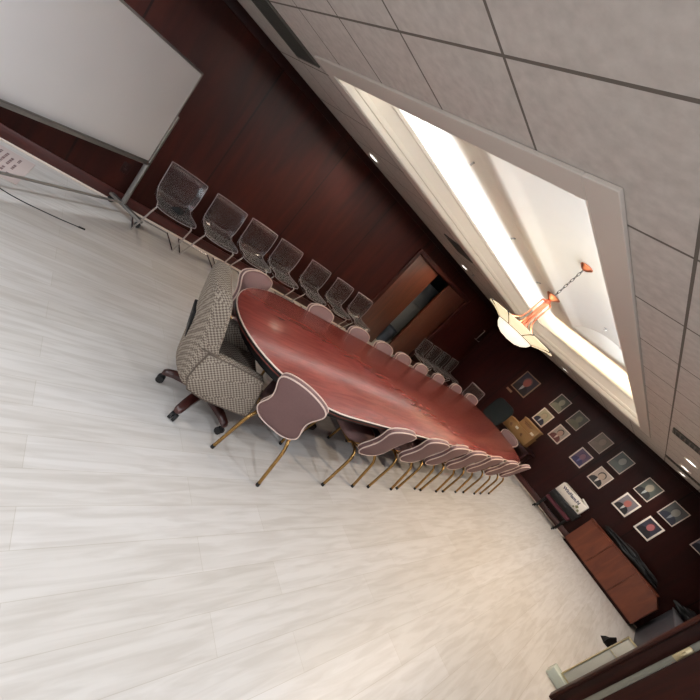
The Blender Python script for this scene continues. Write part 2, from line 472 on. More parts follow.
DY0, DY1, DZ = 5.10, 7.26, 1.955             # doorway in the left wall (clear opening)
b = MB()
b.span((XL - 0.12, YN, 0), (XL, DY0, 2.95)); b.span((XL - 0.12, DY1, 0), (XL, YF + 0.12, 2.95)); b.span((XL - 0.12, DY0, DZ), (XL, DY1, 2.95))
struct(b.build('wall_left', M['wall_y'], smooth=0))
b = MB(); b.span((XL, YF, 0), (XR + 0.12, YF + 0.12, 2.95)); struct(b.build('wall_far', M['wall_x'], smooth=0))
b = MB(); b.span((XR, YN, 0), (XR + 0.12, YF, 2.95)); struct(b.build('wall_right', M['wall_plain'], smooth=0))
b = MB()
for yy in (-2.85, -1.65, -0.5, 0.65): b.box((XR - 0.02, yy, 1.45), (0.05, 0.06, 1.42), bevel=0.004)
for zz in (0.77, 2.13): b.box((XR - 0.02, -1.1, zz), (0.05, 3.56, 0.06), bevel=0.004)
struct(b.build('added_window_1', M['trimpaint'], smooth=40))  # unseen window frame, added to go with the side fill light
b = MB(); b.span((XL - 0.12, YN - 0.12, 0), (XR + 0.12, YN, 2.95)); struct(b.build('wall_near', M['paint'], smooth=0))

# flat ceiling: four slabs around the tray
b = MB()
for a, c in (((XL, YN), (TX0, YF)), ((TX1, YN), (XR, YF)), ((TX0, YN), (TX1, TY0)), ((TX0, TY1), (TX1, YF))):
    b.span((a[0], a[1], HC), (c[0], c[1], HC + 0.03))
struct(b.build('ceiling', M['ceiling'], smooth=0))

# tray: lip walls, cove, soffit, vault
b = MB()
t = 0.035; zt = 2.595
b.span((TX0 - t, TY0 - t, HC), (TX0, TY1 + t, zt)); b.span((TX1, TY0 - t, HC), (TX1 + t, TY1 + t, zt))
b.span((TX0, TY0 - t, HC), (TX1, TY0, zt)); b.span((TX0, TY1, HC), (TX1, TY1 + t, zt))
struct(b.build('trim_1', M['paint'], smooth=0))
b = MB()                                       # flat casing under the opening
w = 0.135; d = 0.018
b.span((TX0 - w, TY0 - w, HC - d), (TX0 + 0.01, TY1 + w, HC), 0.004); b.span((TX1 - 0.01, TY0 - w, HC - d), (TX1 + w, TY1 + w, HC), 0.004)
b.span((TX0 + 0.01, TY0 - w, HC - d), (TX1 - 0.01, TY0 + 0.01, HC), 0.004); b.span((TX0 + 0.01, TY1 - 0.01, HC - d), (TX1 - 0.01, TY1 + w, HC), 0.004)
struct(b.build('trim_2', M['trimpaint'], smooth=0))
b = MB()                                       # stepped moulding inside the lip
def ring(x0, x1, y0, y1, z0, z1, th, mb):
    mb.span((x0, y0, z0), (x0 + th, y1, z1), 0.006); mb.span((x1 - th, y0, z0), (x1, y1, z1), 0.006)
    mb.span((x0 + th, y0, z0), (x1 - th, y0 + th, z1), 0.006); mb.span((x0 + th, y1 - th, z0), (x1 - th, y1, z1), 0.006)
ring(TX0, TX1, TY0, TY1, HC - 0.01, HC + 0.045, 0.035, b)
ring(TX0, TX1, TY0, TY1, HC + 0.055, HC + 0.10, 0.018, b)
ring(TX0, TX1, TY0, TY1, zt - 0.035, zt, 0.02, b)
struct(b.build('trim_3', M['paint'], smooth=40))
VX0, VX1, VY0, VY1 = -2.45, -1.47, 1.9, 6.5
OX0, OX1, OY0, OY1 = TX0 - 0.32, TX1 + 0.32, TY0 - 0.32, TY1 + 0.32
b = MB()
e = 0.012
for a, c in (((OX0, OY0), (VX0 - e, OY1)), ((VX1 + e, OY0), (OX1, OY1)), ((VX0 - e, OY0), (VX1 + e, VY0 - e)), ((VX0 - e, VY1 + e), (VX1 + e, OY1))):
    b.span((a[0], a[1], ZS), (c[0], c[1], ZS + 0.03))
b.span((OX0 - 0.03, OY0, HC + 0.03), (OX0, OY1, ZS + 0.03)); b.span((OX1, OY0, HC + 0.03), (OX1 + 0.03, OY1, ZS + 0.03))
b.span((OX0, OY0 - 0.03, HC + 0.03), (OX1, OY0, ZS + 0.03)); b.span((OX0, OY1, HC + 0.03), (OX1, OY1 + 0.03, ZS + 0.03))
struct(b.build('ceiling_soffit', M['paint'], smooth=0))
b = MB()                                       # shallow barrel vault with two end lunettes
RISE = 0.17; nv = 20
arc = [(VX0 + (VX1 - VX0) * k / nv, ZS + RISE * (1 - (2 * k / nv - 1) ** 2) ** 0.62) for k in range(nv + 1)]
b.sheet([[(x, y, z) for x, z in arc] for y in (VY0, VY1)], 0)
b.poly([(x, VY1, z) for x, z in arc]); b.poly([(x, VY0, z) for x, z in arc])
struct(b.build('ceiling_vault', M['paint'], smooth=50, recalc=False))
b = MB()                                       # half-round band that frames the vault
def rbeam(p, q, axis, mb):
    n = 8; L0 = []; L1 = []
    for k in range(n + 1):
        a = math.pi * k / n
        u, v = 0.10 * math.cos(a), -0.028 * math.sin(a)
        off = Vector((u, 0, v)) if axis == 'y' else Vector((0, u, v))
        L0.append(Vector(p) + off); L1.append(Vector(q) + off)
    mb.loft([L0, L1])
rbeam((VX0 - 0.10, VY0 - 0.2, ZS), (VX0 - 0.10, VY1 + 0.2, ZS), 'y', b); rbeam((VX1 + 0.10, VY0 - 0.2, ZS), (VX1 + 0.10, VY1 + 0.2, ZS), 'y', b)
rbeam((VX0, VY0 - 0.10, ZS), (VX1, VY0 - 0.10, ZS), 'x', b); rbeam((VX0, VY1 + 0.10, ZS), (VX1, VY1 + 0.10, ZS), 'x', b)
struct(b.build('trim_4', M['paint'], smooth=50))

# cornice line and skirting
b = MB()
b.span((XL, YN, 2.255), (XL + 0.016, YF, HC), 0.004); b.span((XL + 0.016, YF - 0.016, 2.275), (XR, YF, HC), 0.004)
struct(b.build('trim_5', M['wall_plain'], smooth=40))
b = MB(); b.span((XL, YN, 0.008), (XL + 0.018, DY0 - 0.1, 0.135), 0.005); b.span((XL, DY1 + 0.1, 0.008), (XL + 0.018, YF, 0.135), 0.005)
struct(b.build('baseboard_left', M['base'], smooth=40))
b = MB(); b.span((XL + 0.02, YF - 0.018, 0.008), (XR, YF, 0.135), 0.005); struct(b.build('baseboard_far', M['base'], smooth=40))
b = MB(); b.span((XL, YN, 0), (XL + 0.032, DY0 - 0.1, 0.02), 0.005); b.span((XL, DY1 + 0.1, 0), (XL + 0.032, YF, 0.02), 0.005); b.span((XL + 0.03, YF - 0.032, 0), (XR, YF, 0.02), 0.005)
struct(b.build('trim_6', M['shoe'], smooth=40))

# doorway in the left wall: casing, two leaves with a gap, dim room behind
b = MB()
cw = 0.085
b.span((XL - 0.13, DY0 - cw, 0), (XL + 0.022, DY0, DZ + cw), 0.005); b.span((XL - 0.13, DY1, 0), (XL + 0.022, DY1 + cw, DZ + cw), 0.005)
b.span((XL - 0.13, DY0, DZ), (XL + 0.022, DY1, DZ + cw), 0.005)
struct(b.build('trim_7', M['leaf_dark'], smooth=40))
b = MB(); b.span((XL - 0.075, DY0 + 0.004, 0.008), (XL - 0.03, 5.93, DZ - 0.006), 0.003)
d1 = struct(b.build('door_1', M['door_wood'], smooth=40))
b = MB()
b.span((XL - 0.075, 6.44, 0.008), (XL - 0.03, DY1 - 0.004, DZ - 0.006), 0.003)
d2 = struct(b.build('door_2', M['door_wood'], smooth=40))
b = MB(); b.lathe([(0.0, 0.0), (0.014, 0.002), (0.014, 0.018), (0.008, 0.024), (0, 0.026)], n=16)
k = b.build('door_closer_stud', M['chrome'], d2); k.rotation_euler = (0, math.pi / 2, 0); k.location = (XL - 0.03, 7.17, 1.745); k['label'] = 'small bright metal stud'
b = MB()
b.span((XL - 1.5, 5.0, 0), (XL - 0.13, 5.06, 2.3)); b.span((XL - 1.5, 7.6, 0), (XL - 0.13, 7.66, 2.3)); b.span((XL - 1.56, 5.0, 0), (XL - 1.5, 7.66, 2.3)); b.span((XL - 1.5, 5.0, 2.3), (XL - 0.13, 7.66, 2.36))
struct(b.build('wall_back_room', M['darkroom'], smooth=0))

# right-hand entrance partition close to the camera: jamb, pale latch edge, dark leaf
b = MB(); b.span((0.695, 4.19, 0), (0.80, 4.26, HC), 0.006); b.span((0.690, 4.175, 0), (0.715, 4.262, HC), 0.006)
struct(b.build('trim_8', M['leaf_dark'], smooth=40))
b = MB(); b.span((0.846, 4.21, 0.006), (1.94, 4.30, 2.2), 0.004)
dr = struct(b.build('door_3', M['leaf_dark'], smooth=40))
b = MB(); b.span((0.801, 4.215, 0.006), (0.846, 4.295, 2.2), 0.003)
ed = b.build('door_edge', M['edge'], dr); ed['label'] = 'pale latch edge of the dark door'
b = MB(); b.span((0.803, 4.205, 1.02), (0.846, 4.217, 1.17), 0.003); b.span((0.818, 4.195, 1.075), (0.836, 4.206, 1.115), 0.002)
lp = b.build('latch_plate', M['brass'], dr); lp['label'] = 'brass latch plate'
b = MB(); b.span((0.80, 4.20, 2.2), (XR, 4.29, HC)); struct(b.build('wall_divider', M['leaf_dark'], smooth=0))

# ------------------------------------------------------------------ conference table
TCX, TW, TY_A, TY_B = -1.962, 0.702, 1.962, 6.055
def racetrack(r, n=24, inset=0.0):
    r = r - inset; pts = []
    for k in range(n + 1):
        a = math.pi + math.pi * k / n
        pts.append((TCX + r * math.cos(a), TY_A + r * math.sin(a)))
    for k in range(n + 1):
        a = math.pi * k / n
        pts.append((TCX + r * math.cos(a), TY_B + r * math.sin(a)))
    return pts
tb = thing('conference_table', 'long red mahogany conference table with rounded ends and pale edge band', 'table', (TCX, 4.0, 0))
off = Vector((-TCX, -4.0, 0))
def L3(p2, z): return [Vector((x, y, z)) + off for x, y in p2]
b = MB(); b.loft([L3(racetrack(TW, inset=0.006), 0.712), L3(racetrack(TW, inset=0.006), 0.747), L3(racetrack(TW, inset=0.010), 0.75)])
b.build('tabletop', M['table'], tb, smooth=50)
b = MB(); b.loft([L3(racetrack(TW, inset=0.0035), 0.720), L3(racetrack(TW, inset=0.0035), 0.738)], cap=False); b.build('side_edge', M['black'], tb, smooth=50)
b = MB(); b.loft([L3(racetrack(TW, inset=0.006), 0.738), L3(racetrack(TW), 0.740), L3(racetrack(TW), 0.7455), L3(racetrack(TW, inset=0.006), 0.7485)], cap=False)
b.build('edge_band', M['tableband'], tb, smooth=50)
b = MB(); b.loft([L3(racetrack(TW, inset=0.10), 0.62), L3(racetrack(TW, inset=0.10), 0.712)], cap=False)
b.loft([L3(racetrack(TW, inset=0.125), 0.712), L3(racetrack(TW, inset=0.125), 0.62)], cap=False)
b.build('apron', M['black'], tb, smooth=50)
for y in (2.3, 4.0, 5.75):
    b = MB(); b.box((-0.045, y - 4.0, 0.36), (0.28, 0.5, 0.70), bevel=0.01); b.box((-0.045, y - 4.0, 0.03), (0.32, 0.62, 0.06), bevel=0.012)
    b.build('pedestal', M['pedestal'], tb)

# ------------------------------------------------------------------ banquet chairs
def hourglass(scale=1.0):
    """outline (s, t) of the back pad, t=0 bottom .. 1 top"""
    half = [(0.0, 0.0), (0.075, 0.005), (0.135, 0.055), (0.166, 0.15), (0.165, 0.25), (0.148, 0.38), (0.142, 0.50), (0.152, 0.62), (0.173, 0.74), (0.182, 0.82), (0.170, 0.895), (0.132, 0.948), (0.073, 0.985), (0.0, 1.0)]
    pts = [Vector((s, t, 0)) for s, t in half] + [Vector((-s, t, 0)) for s, t in half[-2:0:-1]]
    return closed_path(pts, 3)

def make_banquet_chair(label, group):
    t = thing('banquet_chair', label, 'chair', group=group)
    out = hourglass()
    base = Vector((0, 0.062, 0.39)); top = Vector((0, -0.062, 0.825))
    up = top - base; nrm = Vector((1, 0, 0)).cross(up).normalized()      # towards the back (-y)
    if nrm.y > 0: nrm = -nrm
    cen = Vector((0, 0.48, 0))
    def P(p, k, h):
        q = cen + (p - cen) * 1.0
        s = q.x * k; tt = 0.48 + (q.y - 0.48) * k
        curve = -0.012 * (1 - (s / 0.18) ** 2)
        return base + Vector((s, 0, 0)) + up * tt + nrm * (h + curve * -1 * 0.6)
    loops = []
    for k, h in ((0.30, 0.030), (0.80, 0.027), (0.96, 0.020), (1.0, 0.010), (1.0, -0.014), (0.96, -0.022), (0.80, -0.029), (0.30, -0.033)):
        loops.append([P(p, k, h) for p in out])
    b = MB(); b.loft(loops); b.build('backrest', M['mauve'], t, smooth=60)
    for h in (0.017, -0.020):
        b = MB(); b.tube([P(p, 0.992, h) for p in out], 0.0055, 6, closed=True); b.build('piping', M['piping'], t, smooth=60)
    # seat
    def seat_loop(k, z):
        pts = []
        n = 32
        for i in range(n):
            a = 2 * math.pi * i / n
            c, s = math.cos(a), math.sin(a)
            e = 0.45
            w = 0.205 + 0.012 * s
            pts.append((k * w * abs(c) ** e * (1 if c >= 0 else -1), 0.345 + k * 0.205 * abs(s) ** e * (1 if s >= 0 else -1), z))
        return pts
    b = MB(); b.loft([seat_loop(0.93, 0.395), seat_loop(1.0, 0.405), seat_loop(1.0, 0.435), seat_loop(0.95, 0.458), seat_loop(0.7, 0.470)])
    b.build('seat', M['mauve'], t, smooth=60)
    b = MB()
    b.tube([(-0.17, 0.15, 0.39), (-0.17, 0.52, 0.39), (0.17, 0.52, 0.39), (0.17, 0.15, 0.39)], 0.010, 8, closed=True)
    for s in (-1, 1):
        b.tube(smooth_path([(s * 0.13, 0.19, 0.395), (s * 0.13, 0.11, 0.41), (s * 0.128, 0.065, 0.45), (s * 0.12, 0.000, 0.62)], 4), 0.009, 8)
    b.build('seat_frame', M['gold'], t)
    for s in (-1, 1):
        b = MB(); b.tube(smooth_path([(s * 0.125, 0.20, 0.395), (s * 0.132, 0.12, 0.395), (s * 0.142, 0.065, 0.385), (s * 0.158, 0.032, 0.350), (s * 0.169, 0.018, 0.30), (s * 0.184, 0.009, 0.16), (s * 0.199, 0.0005, 0.018)], 5), 0.0125, 10)
        l = b.build('leg', M['gold'], t)
        b = MB(); b.tube([(s * 0.1985, 0.001, 0.026), (s * 0.20, 0.0, 0.0)], 0.0142, 10); b.build('foot_cap', M['rubber'], l)
        b = MB(); b.tube(smooth_path([(s * 0.16, 0.49, 0.40), (s * 0.172, 0.505, 0.33), (s * 0.19, 0.54, 0.018)], 4), 0.0125, 10)
        l = b.build('leg', M['gold'], t)
        b = MB(); b.tube([(s * 0.1895, 0.5395, 0.026), (s * 0.191, 0.541, 0.0)], 0.0142, 10); b.build('foot_cap', M['rubber'], l)
    return t

def face_rot(dx, dy):                      # rotation that turns local +y to (dx, dy)
    return math.atan2(-dx, dy)

GR_R = 'banquet chairs on the open-floor side of the table'
GR_L = 'banquet chairs on the far side of the table'
bc = make_banquet_chair('mauve banquet chair at the near table corner, its whole back visible beside the swivel chair', GR_R)
bc.location = (-1.361, 1.577, 0); bc.rotation_euler.z = face_rot(-0.723, 0.691)
ordn = ['first', 'second', 'third', 'fourth', 'fifth', 'sixth', 'seventh']
ys = [2.60, 3.245, 3.77, 4.285, 4.885, 5.56, 6.225]
for i, y in enumerate(ys):
    nm = '%s banquet chair along the straight open-floor table side, counted from the swivel chair' % ordn[i]
    if i == 6: nm = 'last banquet chair on the open-floor side, nearest the photo wall'
    dup(bc, (-1.25 + [0, .005, -.005, 0.01, .01, .015, .012][i], y, 0), face_rot(-1, [0.0, 0.03, -0.02, 0.02, 0, 0.03, -0.02][i]), nm, GR_R)
YL = [2.44, 3.11, 3.64, 4.13, 4.66, 5.24, 5.95]
for i, y in enumerate(YL):
    nm = '%s banquet chair along the straight far table side, counted from the swivel chair' % ordn[i]
    dup(bc, (-2.742, y + 0.07, 0), face_rot(1, [0.04, 0, -0.03, 0.0, 0.02, 0, -.05][i]), nm, GR_L)
dup(bc, (-2.69, 1.66, 0), face_rot(0.95, 0.30), 'pink-backed banquet chair at the near rounded table corner, right behind the swivel chair', GR_L)
dup(bc, (-2.67, 6.62, 0), face_rot(0.97, -0.24), 'banquet chair at the far rounded table corner, in front of the lone clear chair', GR_L)
dup(bc, (-1.91, 7.14, 0), face_rot(0, -1), 'banquet chair at the far tip of the table, in front of the tan boxes', 'banquet chair at the table end')

# ------------------------------------------------------------------ swivel chair
ex = thing('swivel_chair', 'checked beige upholstered swivel armchair on a dark wooden star base at the table end', 'armchair', (-1.89, 1.375, 0), math.radians(-14))
def rrect(w, h, r, n=5):
    pts = []
    for cx, cy, a0 in ((w - r, h - r, 0), (-w + r, h - r, 90), (-w + r, -h + r, 180), (w - r, -h + r, 270)):
        for k in range(n + 1):
            a = math.radians(a0 + 90 * k / n)
            pts.append((cx + r * math.cos(a), cy + r * math.sin(a)))
    return pts
def subdiv_fixed(pts):                     # 8 steps along the two long edges of a rounded rectangle, whatever its size
    n = len(pts) // 4; out = []
    for i, p in enumerate(pts):
        q = pts[(i + 1) % len(pts)]
        m_ = 8 if i in (n - 1, 3 * n - 1) else 1
        for k in range(m_):
            out.append((p[0] + (q[0] - p[0]) * k / m_, p[1] + (q[1] - p[1]) * k / m_))
    return out
# backrest: cross sections (width x thickness) lofted up a leaning spine
secs = [(0.285, -0.195, 0.23, 0.025, 0.05), (0.32, -0.205, 0.262, 0.045, 0.07), (0.45, -0.215, 0.272, 0.050, 0.085), (0.60, -0.238, 0.276, 0.052, 0.085), (0.75, -0.285, 0.277, 0.053, 0.075), (0.86, -0.325, 0.276, 0.054, 0.055), (0.905, -0.342, 0.266, 0.052, 0.045), (0.935, -0.355, 0.235, 0.042, 0.035), (0.948, -0.362, 0.18, 0.026, 0.03)]
b = MB()
b.loft([[(x, cy + y - (bg_ if y < 0 else 0.0) * (1 - (x / 0.285) ** 2), z) for x, y in subdiv_fixed(rrect(w, th, min(th * 0.7, 0.03)))] for z, cy, w, th, bg_ in secs])
bk = b.build('backrest', M['check'], ex, smooth=60)
for s in (-1, 1):
    b = MB()
    prof = [(-0.21, 0.295), (0.19, 0.270), (0.235, 0.30), (0.205, 0.45), (0.165, 0.555), (0.12, 0.583), (-0.19, 0.588), (-0.245, 0.55)]
    def sl(x, k):
        cy = sum(p[0] for p in prof) / 8; cz = sum(p[1] for p in prof) / 8
        return [(x, cy + (p.x - cy) * k, cz + (p.y - cz) * k) for p in closed_path([Vector((q[0], q[1], 0)) for q in prof], 3)]
    x0 = s * 0.205; x1 = s * 0.288
    b.loft([sl(x0, 0.95), sl(x0 + s * 0.012, 1.0), sl(x1 - s * 0.012, 1.0), sl(x1, 0.95)])
    arm = b.build('armrest', M['check'], ex, smooth=50)
    b = MB(); b.tube(sl(x1 - s * 0.008, 0.995), 0.005, 6, closed=True); b.build('seam', M['seam'], arm, smooth=60)
    b = MB(); b.tube([(s * 0.279, -0.29, 0.597), (s * 0.279, -0.18, 0.597)], 0.005, 6); b.build('seam', M['seam'], bk, smooth=60)
b = MB(); b.box((0, 0.0, 0.405), (0.405, 0.44, 0.12), bevel=0.04, seg=4); b.build('seat', M['check'], ex, smooth=60)
b = MB(); b.box((-0.01, -0.366, 0.585), (0.16, 0.03, 0.20), rot=Matrix.Rotation(0.28, 3, 'X'), bevel=0.006); b.build('back_plate', M['black'], ex)
b = MB(); b.box((0, -0.03, 0.325), (0.26, 0.30, 0.05), bevel=0.01); b.tube([(0.10, 0.02, 0.32), (0.20, 0.05, 0.325)], 0.006, 8); b.build('tilt_mechanism', M['black'], ex)
b = MB(); b.lathe([(0.0, 0.09), (0.045, 0.09), (0.045, 0.16), (0.028, 0.17), (0.028, 0.30), (0, 0.30)], n=20); b.build('column', M['black'], ex)
for k in range(5):
    a = math.radians(243 + 72 * k - 0.5 + 14)
    dv = Vector((math.cos(a), math.sin(a), 0)); pv = Vector((-dv.y, dv.x, 0))
    b = MB()
    loops = []
    for r, z, hw, hh in ((0.03, 0.130, 0.036, 0.036), (0.12, 0.128, 0.034, 0.030), (0.22, 0.114, 0.031, 0.025), (0.285, 0.094, 0.028, 0.020), (0.302, 0.085, 0.018, 0.013)):
        loops.append([dv * r + pv * (sx * hw) + Vector((0, 0, z + sz * hh)) for sx, sz in ((1, 0.6), (0.6, 1), (-0.6, 1), (-1, 0.6), (-1, -0.6), (-0.6, -1), (0.6, -1), (1, -0.6))])
    b.loft(loops)
    lg = b.build('leg', M['legwood'], ex, smooth=50)
    b = MB()
    c = dv * 0.285
    for s in (-1, 1):
        b.tube([c + pv * (s * 0.006) + Vector((0, 0, 0.027)), c + pv * (s * 0.024) + Vector((0, 0, 0.027))], 0.027, 16)
    b.tube([c + Vector((0, 0, 0.03)), c + Vector((0, 0, 0.085))], 0.008, 8)
    b.build('caster', M['rubber'], lg)

# ------------------------------------------------------------------ clear chairs
def make_clear_chair(label, group):
    """faces local +y; origin under the middle of the seat"""
    t = thing('clear_chair', label, 'chair', group=group)
    prof = smooth_path([(0.195, 0.425), (0.185, 0.445), (0.13, 0.452), (0.0, 0.440), (-0.10, 0.437), (-0.165, 0.452), (-0.200, 0.500), (-0.205, 0.56), (-0.212, 0.66), (-0.228, 0.76), (-0.244, 0.805), (-0.262, 0.815)], 4)
    rows = []
    m = len(prof)
    for i, p in enumerate(prof):
        u = i / (m - 1)
        # waisted sides: wide seat front, narrow at the bend, wide at the top
        w = 0.205 - 0.022 * math.exp(-((u - 0.45) / 0.13) ** 2) - 0.016 * max(0, (u - 0.92) / 0.08) ** 2
        row = []
        for j in range(13):
            s = -1 + 2 * j / 12
            curl = 0.028 * abs(s) ** 3
            if p.y < 0.5 and u < 0.5: q = (s * w, p.x, p.y + curl)
            else: q = (s * w, p.x + curl * 0.9, p.y)
            row.append(q)
        rows.append(row)
    b = MB(); b.sheet(rows, 0.007); sh = b.build('shell', M['clear'], t, smooth=60)
    edge = [r[0] for r in rows] + rows[-1][1:-1] + [r[-1] for r in rows[::-1]] + rows[0][-2:0:-1]
    b = MB(); b.tube(edge, 0.0042, 6, closed=True); b.build('rim', M['rim'], sh, smooth=60)  # edge tube that carries the painted highlight
    for s in (-1, 1):
        pts = smooth_path([(s * 0.165, -0.14, 0.428), (s * 0.172, 0.0, 0.428), (s * 0.182, 0.13, 0.428), (s * 0.190, 0.155, 0.41), (s * 0.198, 0.140, 0.37), (s * 0.222, -0.035, 0.03), (s * 0.222, -0.055, 0.009), (s * 0.218, -0.12, 0.009), (s * 0.20, -0.44, 0.009), (s * 0.18, -0.46, 0.009), (0, -0.46, 0.009)], 5)
        b = MB(); b.tube(pts, 0.0085, 8); b.build('side_frame', M['chrome'], t)
    b = MB(); b.tube([(-0.165, -0.12, 0.426), (0.165, -0.12, 0.426)], 0.0075, 8)
    b.build('cross_bar', M['chrome'], t)
    return t
GC = 'clear chairs in a row along the dark left wall'
XC = -4.195
cc = make_clear_chair('clear plastic chair nearest the whiteboard, a black object lying on its seat', GC)
cc.location = (XC, 1.265, 0); cc.rotation_euler.z = face_rot(1, -0.03)
LB = ['second clear plastic chair from the whiteboard', 'third clear plastic chair from the whiteboard', 'clear plastic chair in the middle of the wall row, fourth from the whiteboard', 'fifth clear plastic chair from the whiteboard', 'sixth clear plastic chair from the whiteboard, second before the doorway', 'last clear plastic chair of the row before the brown doorway']
for y, l in zip([1.80, 2.300, 2.785, 3.37, 3.95, 4.50], LB):
    dup(cc, (XC, y, 0), face_rot(1, random.Random(int(y * 100)).uniform(-0.06, 0.03)), l, GC)
GF = 'clear chairs beyond the doorway'
LF = ['first clear chair beyond the brown doorway, beside its right leaf', 'second clear chair beyond the doorway, by the dark wall', 'third clear chair beyond the doorway, by the dark wall', 'clear chair standing furthest back along the dark left wall']
for y, l in zip([6.90, 7.38, 7.86, 8.36], LF):
    dup(cc, (-4.21, y, 0), face_rot(1, 0.02), l, GF)
dup(cc, (-3.22, 7.95, 0), face_rot(0.75, -0.66), 'lone clear chair in the far room corner behind the last far-side banquet chair', 'clear chair in the corner')

b = MB()
b.loft([[(-0.055, -0.04, 0), (0.055, -0.035, 0), (0.035, 0.05, 0), (-0.03, 0.045, 0)], [(-0.05, -0.036, 0.02), (0.05, -0.03, 0.02), (0.03, 0.045, 0.035), (-0.025, 0.04, 0.035)], [(-0.02, -0.02, 0.05), (0.02, -0.02, 0.05), (0.015, 0.02, 0.055), (-0.015, 0.02, 0.055)]])
o = b.build('black_pouch', M['blackcloth'], smooth=50); o.location = (-4.20, 1.30, 0.445); o.rotation_euler.z = 0.7
tag(o, 'small black pouch on the seat of the clear chair by the whiteboard', 'pouch')

# ------------------------------------------------------------------ whiteboard on a rolling stand
wb = thing('whiteboard', 'white marker board in an aluminium frame on a grey wheeled stand by the wall', 'whiteboard', (-4.55, 0.90, 0), math.atan2(-0.768, 0.64))
# local +x runs along the board away from the right post; local -y faces the wall side, +y the room
WL = 1.86
b = MB(); b.box((WL / 2 + 0.02, 0.03, 1.153), (WL, 0.022, 1.0), bevel=0.002); b.build('board', M['whiteboard'], wb)
b = MB()
for z in (0.654, 1.654): b.box((WL / 2 + 0.02, 0.03, z), (WL + 0.012, 0.03, 0.018), bevel=0.004)
for x in (0.022, WL + 0.018): b.box((x, 0.03, 1.154), (0.016, 0.03, 1.018), bevel=0.004)
b.build('board_frame', M['alu'], wb)
b = MB(); b.box((WL / 2 + 0.03, 0.065, 0.640), (WL - 0.03, 0.05, 0.012), bevel=0.003); b.box((WL / 2 + 0.03, 0.088, 0.648), (WL - 0.03, 0.008, 0.028), bevel=0.002); b.build('pen_tray', M['alu'], wb)
for x in (-0.04, WL + 0.02):
    b = MB(); b.box((x, -0.005, 0.63), (0.026, 0.05, 1.12), bevel=0.004)
    pst = b.build('post', M['alu'], wb)
    b = MB(); b.box((x, 0.055, 0.085), (0.05, 0.46, 0.035), bevel=0.006); ft = b.build('foot_bar', M['alu'], wb)
    for y in (-0.145, 0.265):
        b = MB(); b.tube([(x - 0.011, y, 0.032), (x + 0.011, y, 0.032)], 0.032, 16); b.tube([(x, y, 0.03), (x, y, 0.075)], 0.008, 8); b.build('caster', M['rubber'], ft)
b = MB(); b.tube([(-0.02, -0.005, 0.10), (WL, -0.005, 0.10)], 0.013, 10); b.build('cross_bar', M['alu'], wb)

# big printed sheet lying on the floor behind the board, and the black lead
b = MB()
b.box((0, 0, 0.003), (0.62, 0.9, 0.005), mi=0)
rr = random.Random(4)
for r_ in range(9):
    y = 0.36 - r_ * 0.045
    x = -0.22
    while x < 0.24:
        wl = rr.uniform(0.015, 0.05)
        if rr.random() < 0.8: b.box((x + wl / 2, y, 0.0060), (wl, 0.018, 0.001), mi=1)
        x += wl + 0.012
o = b.build('paper_sheet', [M['paper'], M['print']], smooth=0); o.location = (-4.32, -0.29, 0.0); o.rotation_euler.z = -0.12
tag(o, 'large printed paper sheet lying on the floor below the whiteboard', 'paper')
b = MB(); b.tube(smooth_path([(-3.9, -0.25, 0.005), (-3.76, 0.04, 0.005), (-3.72, 0.18, 0.005), (-3.715, 0.32, 0.005), (-3.72, 0.45, 0.005), (-3.735, 0.585, 0.006)], 6), 0.0045, 8)
o = b.build('cable', M['rubber']); tag(o, 'thin black cable lying on the floor in front of the whiteboard', 'cable')
b = MB(); b.tube([(-3.733, 0.575, 0.008), (-3.738, 0.625, 0.008)], 0.008, 10); b.build('plug', M['rubber'], o)

# wall plates
b = MB(); b.box((0, 0, 0), (0.006, 0.075, 0.12), bevel=0.002); b.box((0.004, 0, 0.025), (0.004, 0.03, 0.03), bevel=0.001); b.box((0.004, 0, -0.025), (0.004, 0.03, 0.03), bevel=0.001)
o = b.build('wall_outlet', M['wall_plain']); o.location = (XL + 0.004, 0.82, 0.40); tag(o, 'dark brown wall outlet low behind the whiteboard post', 'outlet')
b = MB(); b.tube([(0.05, 0, 0.15), (0.05, 0.0, -0.15), (0.05, 0.19, -0.15), (0.05, 0.19, -0.12)], 0.007, 8); b.tube([(0.0, 0, 0.15), (0.05, 0, 0.15)], 0.007, 8); b.tube([(0, 0.0, -0.15), (0.05, 0, -0.15)], 0.007, 8)
o = b.build('wall_bracket', M['alu']); o.location = (XL, 8.77, 1.645); tag(o, 'thin grey metal bracket high on the dark wall near the far corner', 'bracket')

# ------------------------------------------------------------------ room behind the doorway
t = thing('steel_cabinet', 'grey steel cabinet seen through the gap between the brown door leaves', 'cabinet', (-5.55, 6.86, 0))
b = MB(); b.box((0, 0, 0.85), (0.30, 0.62, 1.70), bevel=0.006); b.build('body', M['greycab'], t)
b = MB(); b.box((0.155, 0, 1.40), (0.014, 0.56, 0.50), bevel=0.003); b.build('door', M['greycab'], t)
b = MB(); b.box((0.155, 0, 0.58), (0.014, 0.56, 1.08), bevel=0.003); b.build('door', M['greycab'], t)
b = MB(); b.lathe([(0, 0), (0.12, 0), (0.125, 0.02), (0.15, 0.42), (0.155, 0.44), (0.14, 0.44), (0.12, 0.03), (0, 0.03)], n=24)
o = b.build('waste_bin', M['slate']); o.location = (-5.15, 6.56, 0); tag(o, 'dark slate waste bin standing in the door gap before the grey cabinet', 'bin')

# ------------------------------------------------------------------ chandelier
ch = thing('chandelier', 'copper chandelier with a glowing glass bowl and petal rim, hung from the ceiling vault', 'chandelier', (-1.96, 4.13, 1.88))
